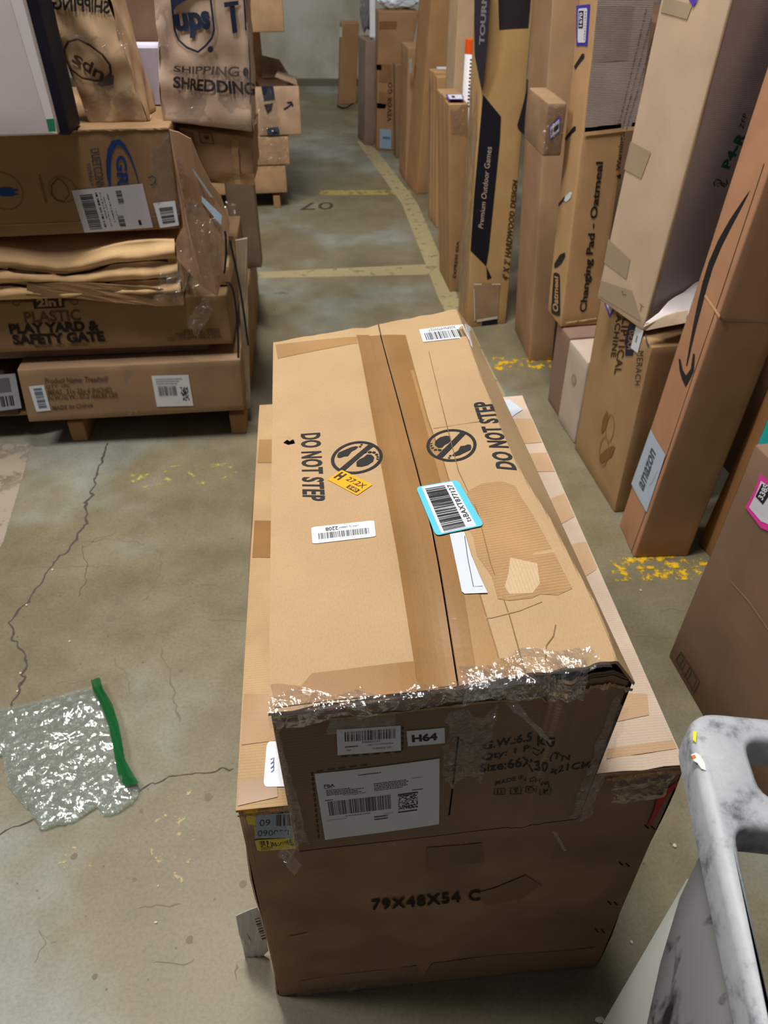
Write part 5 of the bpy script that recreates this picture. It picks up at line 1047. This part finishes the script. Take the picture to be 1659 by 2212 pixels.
# white foam block and brown carton behind
P = [lp(290, 262, .215), lp(352, 262, .215), lp(252, 104, .215), lp(350, 104, .215)]
for v in P[:2]: v.z = .856
tag(finish('foam_block', (lambda b_: ([b_.faces.new([b_.verts.new(v) for v in q]) for q in ((P[0], P[1], P[3], P[2]), (P[2], P[3], P[3]+ley*.1, P[2]+ley*.1), (P[0]+ley*.1, P[0], P[2], P[2]+ley*.1), (P[1], P[1]+ley*.1, P[3]+ley*.1, P[3]), (P[0]+ley*.1, P[2]+ley*.1, P[3]+ley*.1, P[1]+ley*.1), (P[1], P[0], P[0]+ley*.1, P[1]+ley*.1))], bmesh.ops.remove_doubles(b_, verts=b_.verts, dist=1e-4), b_)[-1])(bmesh.new()), plain('white_foam_block', (206, 204, 226), .6)), 'white foam block between the two shield-printed cartons', 'foam')
K = LK(-.32, -.04, .33, .55, .856, 1.16); carton('carton', K, card((132, 98, 74), .15, .7), 'dark brown carton behind the white foam block', n=4)
# torn side board with taped labels hanging off the front right corner
tb = thing('torn_board', lp(440, 480, -.07), 'torn carton side board in clear wrap with two bluish labels, hanging down the stack corner', 'cardboard')
def tq(px, py): 
    k = (px-380)/120; return lp(px, py, -.035-.05*max(0, (py-400)/250)+.06*k)
BO = card((184, 142, 104), .2, .6, blotch=.1)
sheet('board', tb, [tq(*p) for p in ((366, 280), (386, 285), (412, 300), (432, 350), (456, 396), (476, 420), (496, 482), (492, 540), (486, 570), (480, 598), (470, 640), (440, 622), (382, 560), (380, 520), (396, 490), (402, 440), (400, 400), (385, 340))], -ley, .005, BO, .008, 8, 3)
for q in (((428, 422), (434, 418), (480, 462), (478, 483)), ((414, 362), (418, 362), (462, 424), (455, 422))):
    o = sheet('label', tb, [tq(*p)-ley*.012 for p in q], -ley, .0006, plain('bluish_label', (186, 212, 236), .3), .0, 1, 1); o['label'] = 'bluish label strip'
film('clear_wrap', tb, [[p-ley*.014 for p in r] for r in bil([tq(*p) for p in ((372, 620), (470, 660), (500, 470), (400, 400))], 34, 40)], .010, TAPECLEAR, 91, -ley, 26)
film('clear_wrap', tb, [[p-ley*.02 for p in r] for r in bil([tq(*p) for p in ((330, 640), (400, 650), (400, 560), (350, 570))], 22, 18)], .012, FILM, 92, -ley, 40)
film('wrap_shred', tb, [[p-ley*.02 for p in r] for r in bil([tq(*p) for p in ((400, 690), (428, 728), (470, 655), (440, 628))], 12, 22)], .008, FILM, 93, -ley, 40)
film('wrap_shred', tb, [[p-ley*.01 for p in r] for r in bil([tq(*p) for p in ((385, 470), (402, 430), (398, 340), (380, 335))], 8, 26)], .008, FILM, 94, -ley, 40)
film('wrap_shred', tb, [[p-ley*.0 for p in r] for r in bil([lp(*p, .03) for p in ((480, 475), (510, 475), (512, 440), (485, 430))], 10, 10)], .012, FILM, 95, -ley, 60)
# narrow cartons at the stack's right-hand edge
K = LK(-.02, .073, .66, .74, .256, .62); K = [v for v in K]
SBx, sbt = carton('narrow_carton', K, card((150, 128, 104), .1, .7), 'narrow grey-tan carton standing at the right edge of the near left stack', n=5)
K = LK(-.03, .030, .05, .28, .447, .50); carton('small_carton', K, card((222, 184, 136), .1, .7), 'small bright tan carton on the right end of the PLAY YARD carton', n=4)
tt_ = thing('cardboard_strip', lp(528, 700, .02), 'tall weathered edge board running down the right side of the near left stack', 'cardboard')
sheet('board', tt_, [lp(*p, .06) for p in ((508, 520), (534, 515), (536, 700), (541, 880), (530, 884), (524, 800), (520, 700))], -ley, .01, card((186, 164, 138), .1, .7, blotch=.25), .006, 7, 3)
for k, pts in enumerate([[(488, 612), (496, 606), (506, 628), (512, 690), (516, 745), (514, 790)], [(497, 520), (505, 560), (520, 620), (530, 700), (536, 745)], [(486, 500), (492, 540), (484, 590)]]):
    tag(tube('strap', None, [lp(x, y, -.02) for x, y in pts], .0028, plain('black_strap', (24, 20, 24), .7)), ('black strap looping down the right end of the PLAY YARD carton', 'longer black strap beside the weathered edge board', 'short black strap hanging from the torn side board')[k], 'strap', 'black straps on the near left stack')

# ================================================================== FAR LEFT PALLET
FP = Vector((-.56, 4.05, 0)); fy = .14; fex = Vector((math.cos(fy), math.sin(fy), 0)); fey = Vector((-math.sin(fy), math.cos(fy), 0))
def FK(x0, x1, d0, d1, z0, z1): return [FP+fex*(x1 if k & 1 else x0)+fey*(d1 if k & 2 else d0)+Vector((0, 0, z1 if k & 4 else z0)) for k in range(8)]
pallet(FP, fex, fey, (0, -.42), .036, .7, (-.45, .04), 'wooden pallet under the far left stack', .062, .014, 5)
FT = (208, 164, 118)
carton('carton', FK(-.43, .058, -.01, .60, .078, .21), card((196, 152, 108), .1, .7), 'wide tan carton lying directly on the far left pallet', n=4)
b2, b2t = carton('carton', FK(-.40, .082, -.015, .50, .215, .345), card(FT, .1, .7), 'light tan carton wrapped at the corners, second from the bottom of the far stack', n=4)
film('clear_wrap', b2t, bil([FP+fex*x-fey*.02+Vector((0, 0, z)) for x, z in ((-.13, .20), (.086, .22), (.086, .35), (-.13, .36))], 18, 14), .004, FILM, 101, -fey, 40)
ab_, abt = carton('carton', FK(-.06, .150, -.02, .21, .352, .565), card((206, 168, 132), .1, .7), 'tan open carton with a small black curved mark, on the far left stack', n=4, faces='FLRBU')
sheet('flap', abt, [FP+fex*x+fey*y+Vector((0, 0, z)) for x, y, z in ((-.02, .20, .565), (.12, .20, .565), (.07, .22, .64), (-.02, .22, .66))], Vector((0, -.8, .6)), .004, card((176, 146, 118), .1, .7), .004, 3, 2)
sheet('flap', abt, [FP+fex*x+fey*y+Vector((0, 0, z)) for x, y, z in ((.145, -.01, .565), (.145, .22, .565), (.06, .18, .60), (.04, .02, .60))], Vector((0, -.3, .95)), .004, card((176, 146, 118), .1, .7), .004, 3, 2)
d = Decal(ab_, 'F', quad=((600, 250), (630, 250), (630, 210), (600, 210)), lift=.002); d.stroke([(613, 236), (622, 231), (629, 224), (632, 230)], .008, NV); d.stroke([(620, 222), (629, 220), (633, 228)], .008, NV); d.build('printing', abt)
d = Decal(ab_, 'F', quad=((578, 292), (604, 290), (602, 274), (576, 276)), lift=.003); d.rect(0, 0, 1, 1, NV); d.poly([(564, 186), (590, 186), (594, 214), (570, 218)], NV, px=True); d.poly([(570, 226), (590, 222), (586, 238), (578, 246)], BLACKGAP, px=True); d.build('printing', abt)
film('clear_wrap', abt, bil([FP+fex*x-fey*.03+Vector((0, 0, z)) for x, z in ((-.06, .35), (.06, .35), (.03, .57), (-.06, .56))], 18, 18), .008, FILM, 102, -fey, 40)
nb, nbt = carton('carton', FK(-.25, -.012, .235, .45, .352, .775), card((206, 160, 112), .1, .6), 'upright wrapped carton holding up the top carton of the far left stack', n=4)
film('clear_wrap', nbt, bil([FP+fex*x+fey*.23+Vector((0, 0, z)) for x, z in ((-.10, .58), (-.01, .58), (-.01, .77), (-.10, .77))], 8, 30), .006, FILM, 103, -fey, 40)
K = FK(-.22, .10, -.02, .36, .782, 1.02); carton('carton', K, card((204, 160, 116), .1, .7), 'plain tan carton topmost on the far left stack, against the pale wall', n=4)
lump('dark_bag', (-.62, 3.05, .05), (.07, .10, .06), plain('dark_maroon_bag', (40, 26, 30), .7), 'small dark bag on the floor beyond the near left stack', 'bag', 5)

# ================================================================== CLEAR BAG ON THE FLOOR
bg = thing('plastic_bag', onz(160, 1640), 'empty crumpled clear plastic bag with a green edge strip, lying on the floor', 'bag')
outl = [onz(*p) for p in ((-30, 1540), (40, 1526), (120, 1508), (205, 1483), (222, 1500), (250, 1540), (264, 1590), (275, 1650), (300, 1690), (306, 1716), (290, 1740), (252, 1762), (240, 1768), (222, 1768), (214, 1748), (190, 1760), (160, 1783), (145, 1784), (120, 1790), (90, 1800), (72, 1765), (40, 1730), (15, 1700), (4, 1640), (-30, 1620))]
def inside(p, poly):
    c = False; n = len(poly)
    for i in range(n):
        a, b_ = poly[i], poly[i-1]
        if (a.y > p.y) != (b_.y > p.y) and p.x < (b_.x-a.x)*(p.y-a.y)/(b_.y-a.y)+a.x: c = not c
    return c
def edge_d(p, poly):
    m_ = 9
    for i in range(len(poly)):
        a, b_ = poly[i-1], poly[i]; ab = b_-a; t = max(0, min(1, (p-a).dot(ab)/max(1e-9, ab.length_squared))); m_ = min(m_, (p-a-ab*t).length)
    return m_
def bag_sheet(name, k, seed, mat, hmax):
    bm = bmesh.new(); x0, x1 = min(p.x for p in outl), max(p.x for p in outl); y0, y1 = min(p.y for p in outl), max(p.y for p in outl); n = 74; V = {}
    for i in range(n+1):
        for j in range(n+1):
            p = Vector((x0+(x1-x0)*i/n, y0+(y1-y0)*j/n, 0))
            if inside(p, outl):
                e = min(1, edge_d(p, outl)/.035); q = p*16+Vector((seed, 0, 0)); h = .004+hmax*e**.5*(.35+.55*abs(noise.noise(q))+.5*abs(noise.noise(q*2.6))+.25*abs(noise.noise(q*6)))
                V[i, j] = bm.verts.new((p.x, p.y, h*k+.002))
    for i in range(n):
        for j in range(n):
            q = [V.get(c_) for c_ in ((i, j), (i+1, j), (i+1, j+1), (i, j+1))]
            if all(q): bm.faces.new(q)
            elif sum(v is not None for v in q) == 3: bm.faces.new([v for v in q if v])
    return finish(name, bm, mat, bg, True)
BAGM = film_mat('bag_film', (.97, .99, .98), body=.10, gloss=.42, rough=.13, bscale=16, bstr=.6)
bag_sheet('upper_sheet', 1, 1, BAGM, .022); bag_sheet('lower_sheet', .4, 5, film_mat('bag_film_green', (.82, .93, .86), body=.12, gloss=.25, rough=.2), .016)
bm = bmesh.new(); a_ = [onz(*p) for p in ((201, 1483), (208, 1507), (226, 1542), (240, 1580), (249, 1625), (255, 1660), (262, 1692), (276, 1714))]; b_ = [onz(*p) for p in ((221, 1478), (229, 1505), (248, 1535), (262, 1580), (270, 1625), (274, 1652), (290, 1680), (304, 1702))]; r0 = []
for i, (p, q) in enumerate(zip(a_, b_)): r0.append([bm.verts.new(p.lerp(q, t)+Vector((0, 0, .021+.008*noise.noise(p*40+Vector((t*2, 0, 0)))))) for t in (0, .33, .66, 1)])
for i in range(len(r0)-1):
    for j in range(3): bm.faces.new((r0[i][j], r0[i+1][j], r0[i+1][j+1], r0[i][j+1]))
gm, nt, b = base('green_strip'); b.inputs['Base Color'].default_value = lin((6, 88, 42)); b.inputs['Roughness'].default_value = .15; b.inputs['Alpha'].default_value = .9
finish('green_strip', bm, gm, bg)
# crumbs
DEB = plain('pale_crumb', (214, 206, 190), .8)
def crumb(px, py, r_, label, mat=DEB, group='pale crumbs on the floor', elong=1.0):
    p = onz(px, py); bm = bmesh.new(); bmesh.ops.create_icosphere(bm, subdivisions=1, radius=1)
    for v in bm.verts: v.co = Vector((p.x+v.co.x*r_*elong*(1+.3*noise.noise(v.co*3)), p.y+v.co.y*r_, r_*.6+v.co.z*r_*.6))
    tag(finish('crumb', bm, mat), label, 'debris', group)
for x, y, r_, l_ in ((337, 1993, .002, 'thin pale splinter on the open floor left of the large carton'), (114, 1232, .003, 'pale crumb in the floor crack, upper'), (58, 1308, .003, 'pale crumb in the floor crack, lower'), (45, 1455, .003, 'pale crumb by the crack above the clear bag'), (38, 1494, .0025, 'pale crumb just above the clear bag'), (151, 1386, .0025, 'pale crumb on the floor right of the crack'),
                     (1457, 1828, .004, 'pale crumb right of the large carton, upper'), (1364, 2036, .003, 'pale crumb right of the large carton, lower'), (1296, 2205, .005, 'white scrap at the bottom edge beside the grey cart'), (1384, 1276, .003, 'pale crumb right of the large carton below the yellow paint')):
    crumb(x, y, r_, l_, elong=1.6 if x in (337, 1296) else 1.0)

# ================================================================== GREY PLASTIC CART
ct = thing('utility_cart', Vector((.36, .1, 0)), 'scuffed pale grey moulded plastic cart with cut-out openings, at the lower right', 'cart')
cm, nt, b = base('scuffed_grey_plastic'); L = nt.links.new; tc = N(nt, 'ShaderNodeTexCoord')
n1 = N(nt, 'ShaderNodeTexNoise', Scale=22.0, Detail=8.0, Roughness=.72); L(tc.outputs['Object'], n1.inputs['Vector']); r = N(nt, 'ShaderNodeValToRGB'); e = r.color_ramp.elements
e[0].position = .34; e[0].color = lin((96, 98, 106)); e[1].position = .48; e[1].color = lin((168, 172, 178)); x = e.new(.7); x.color = lin((186, 190, 194)); L(n1.outputs[0], r.inputs[0]); L(r.outputs[0], b.inputs['Base Color']); b.inputs['Roughness'].default_value = .5
bp = N(nt, 'ShaderNodeBump', Strength=.3, Distance=.002); L(n1.outputs[0], bp.inputs['Height']); L(bp.outputs[0], b.inputs['Normal'])
cs, nt, b = base('streaked_grey_plastic'); L = nt.links.new; tc = N(nt, 'ShaderNodeTexCoord'); mp = N(nt, 'ShaderNodeMapping'); mp.inputs['Scale'].default_value = (3, 11, 4.5); mp.inputs['Rotation'].default_value = (.35, 0, 0); L(tc.outputs['Object'], mp.inputs[0])
n1 = N(nt, 'ShaderNodeTexNoise', Scale=2.6, Detail=4.0, Distortion=.8); L(mp.outputs[0], n1.inputs['Vector']); r = N(nt, 'ShaderNodeValToRGB'); e = r.color_ramp.elements
e[0].position = .36; e[0].color = lin((30, 32, 38)); e[1].position = .46; e[1].color = lin((134, 136, 136)); L(n1.outputs[0], r.inputs[0]); L(r.outputs[0], b.inputs['Base Color']); b.inputs['Roughness'].default_value = .45
CZ = .75
def rr_(pts, rad, n=6):
    """round the corners of a polygon"""
    out = []; m_ = len(pts)
    for i in range(m_):
        p, q, s_ = Vector(pts[i-1]), Vector(pts[i]), Vector(pts[(i+1) % m_]); d0 = (p-q).normalized(); d1 = (s_-q).normalized(); r0_ = min(rad, (p-q).length*.45, (s_-q).length*.45); A, B = q+d0*r0_, q+d1*r0_
        for k in range(n+1): t = k/n; out.append(A*(1-t)**2+q*2*t*(1-t)+B*t*t)
    return out
c0 = onz(1478, 1530, CZ); c1 = onz(1640, 2240, CZ); dy = (Vector((c1.x, c1.y))-Vector((c0.x, c0.y))).normalized()
ey_ = Vector((dy.x, dy.y, 0)); ex_ = Vector((-ey_.y, ey_.x, 0)); ex_ = ex_ if ex_.x > 0 else -ex_
def CL(u, v, z=CZ): return c0+ex_*u+ey_*v+Vector((0, 0, z-CZ))
Lc, Wc = .50, .36
def uvof(px, py): p = onz(px, py, CZ)-c0; return p.dot(ex_), p.dot(ey_)
h1a = uvof(1608, 1592); h1b = uvof(1650, 1722); h2a = uvof(1588, 1782); h2b = uvof(1640, 2120)
rail = max(.030, min(h1a[0], h2a[0])); 
bm = bmesh.new()
outer = rr_([(0, 0), (Wc, 0), (Wc, Lc), (0, Lc)], .028, 8)
holes = [rr_([(h1a[0], h1a[1]), (Wc-.05, h1a[1]), (Wc-.05, h1b[1]), (h1b[0], h1b[1])], .016, 5), rr_([(h2a[0], h2a[1]), (Wc-.05, h2a[1]), (Wc-.05, Lc-.04), (h2b[0]-.004, Lc-.04)], .014, 5)]
def ringv(pts, z, k=0): return [bm.verts.new(CL(p[0], p[1], z)) for p in pts]
loops = [outer]+holes
def inset_loop(l_, d_):
    n = len(l_); ar = sum(l_[i-1][0]*l_[i][1]-l_[i][0]*l_[i-1][1] for i in range(n)); sg = 1 if ar > 0 else -1; out = []
    for i in range(n):
        t = Vector(l_[(i+1) % n])-Vector(l_[i-1]); t = t.normalized() if t.length else Vector((1, 0)); out.append(Vector(l_[i])+Vector((-t.y, t.x))*sg*d_)
    return out
topl = [inset_loop(outer, .007)]+[inset_loop(h_, -.005) for h_ in holes]
tv = [bm.verts.new(CL(p[0], p[1], CZ)) for l_ in topl for p in l_]
es = []; k = 0
for l_ in topl:
    n = len(l_); es += [bm.edges.new((tv[k+i], tv[k+(i+1) % n])) for i in range(n)]; k += n
bmesh.ops.triangle_fill(bm, edges=es, use_beauty=True, normal=(0, 0, 1))
k = 0
for li, (tl, ol) in enumerate(zip(topl, loops)):
    n = len(tl); prev = tv[k:k+n]; k += n
    dz = .006; mid = [bm.verts.new(CL(*(Vector(a)*.3+Vector(b2_)*.7), CZ-.002)) for a, b2_ in zip(tl, ol)]; lo = [bm.verts.new(CL(p[0], p[1], CZ-.008)) for p in ol]; bo = [bm.verts.new(CL(p[0], p[1], CZ-.036)) for p in ol]
    for A, B in ((prev, mid), (mid, lo), (lo, bo)):
        for i in range(n): bm.faces.new((A[i], A[(i+1) % n], B[(i+1) % n], B[i]))
bmesh.ops.recalc_face_normals(bm, faces=bm.faces); finish('top_frame', bm, cm, ct, True)
# side panel: apron bulging outward below the rim, then a flat lower panel down to the floor
def side(name, prof, v0, v1, mat, flip=1, nv=16, back=None):
    bm = bmesh.new(); A = []
    for i in range(nv+1):
        t = i/nv; row_ = []
        for u, z, du in prof:
            vv = v0+(v1-v0)*t; row_.append(bm.verts.new(CL(u-.006*math.sin(t*3.1)*du, vv+(back(z)*(1-t) if back else 0), z)))
        A.append(row_)
    for i in range(nv):
        for j in range(len(prof)-1): bm.faces.new((A[i][j], A[i+1][j], A[i+1][j+1], A[i][j+1]))
    r = bmesh.ops.extrude_face_region(bm, geom=bm.faces[:])
    for v in [g_ for g_ in r['geom'] if isinstance(g_, bmesh.types.BMVert)]: v.co += ex_*.006*flip
    bmesh.ops.recalc_face_normals(bm, faces=bm.faces); return finish(name, bm, mat, ct, True)
side('apron', [(.008, CZ-.03, 0), (.004, CZ-.05, .5), (-.002, CZ-.09, 1), (-.004, CZ-.16, 1), (-.002, CZ-.24, 1), (.004, CZ-.34, .3), (.008, CZ-.40, .3)], .095, Lc, cs, back=lambda z: (CZ-z-.03)*.30)
side('side_panel', [(.010, CZ-.10, 0), (.006, .35, 0), (.004, .06, 0), (.004, 0, 0)], .092, Lc, plain('grey_side_panel', (152, 154, 148), .5, .4, .12, 6))
side('side_panel', [(Wc-.006, CZ-.03, 0), (Wc, .35, 0), (Wc, 0, 0)], .02, Lc, plain('grey_side_panel', (152, 154, 148), .5, .4, .12, 6), -1)
bm = bmesh.new(); prism(bm, CL(.01, .10, .30), ex_*(Wc-.02), ey_*(Lc-.12), Vector((0, 0, .02))); finish('lower_shelf', bm, plain('dark_purple_shelf', (52, 36, 48), .7), ct)
for (px, py, col, pts) in (((0, 0, (230, 220, 30), [(1490, 1580), (1498, 1580), (1496, 1604), (1490, 1598)])), ((0, 0, (236, 234, 226), [(1486, 1630), (1496, 1626), (1506, 1632), (1516, 1650), (1518, 1664), (1508, 1660), (1500, 1648), (1490, 1642)])), ((0, 0, (206, 110, 40), [(1486, 1632), (1494, 1630), (1497, 1636), (1490, 1640)]))):
    bm = bmesh.new(); P_ = [onz(x+7, y, CZ+.0004+(.0004 if col[0] == 206 else 0)) for x, y in pts]; lo = [v-Vector((0, 0, .0008)) for v in P_]
    a_ = [bm.verts.new(v) for v in P_]; b_ = [bm.verts.new(v) for v in lo]; bm.faces.new(a_)
    for i in range(len(a_)): bm.faces.new((a_[i], a_[(i+1) % len(a_)], b_[(i+1) % len(a_)], b_[i]))
    finish('sticker_scrap', bm, plain('scrap_%d' % col[0], col, .5), ct)

# ------------------------------------------------------------------ last small marks
for k, (pts, wd) in enumerate([([(380, 1250), (470, 1262)], .003), ([(255, 1165), (312, 1176)], .004), ([(178, 1180), (250, 1150)], .003), ([(310, 1300), (345, 1240), (350, 1190)], .003), ([(470, 1330), (520, 1325)], .006),
                               ([(250, 1420), (290, 1500)], .003), ([(1430, 1318), (1500, 1322)], .002), ([(590, 633), (622, 634)], .012), ([(586, 668), (596, 672)], .010), ([(330, 2085), (420, 2070)], .002), ([(1180, 790), (1320, 880)], .004)]):
    flat('scuff_mark', ribbon(pts, wd, 60+k), SCUFF, .0004, px=False)
for (x, y, r_) in ((160, 1850, 7), (290, 1900, 5), (450, 1722, 9), (305, 1752, 5), (525, 1910, 8), (410, 2030, 8), (255, 1300, 8), (400, 1258, 7), (240, 1335, 9), (520, 1030, 12), (390, 1450, 4), (205, 2110, 6), (70, 1770, 5)):
    c_ = onz(x, y); rad = (onz(x+r_, y)-c_).length; q_ = [(c_.x+rad*math.cos(t*.785)*(1+.4*noise.noise(Vector((x, t, 1.3)))), c_.y+rad*1.1*math.sin(t*.785)*(1+.4*noise.noise(Vector((y, t, 2.1))))) for t in range(8)]
    flat('floor_stain', q_, SCUFF, .0003, px=False)
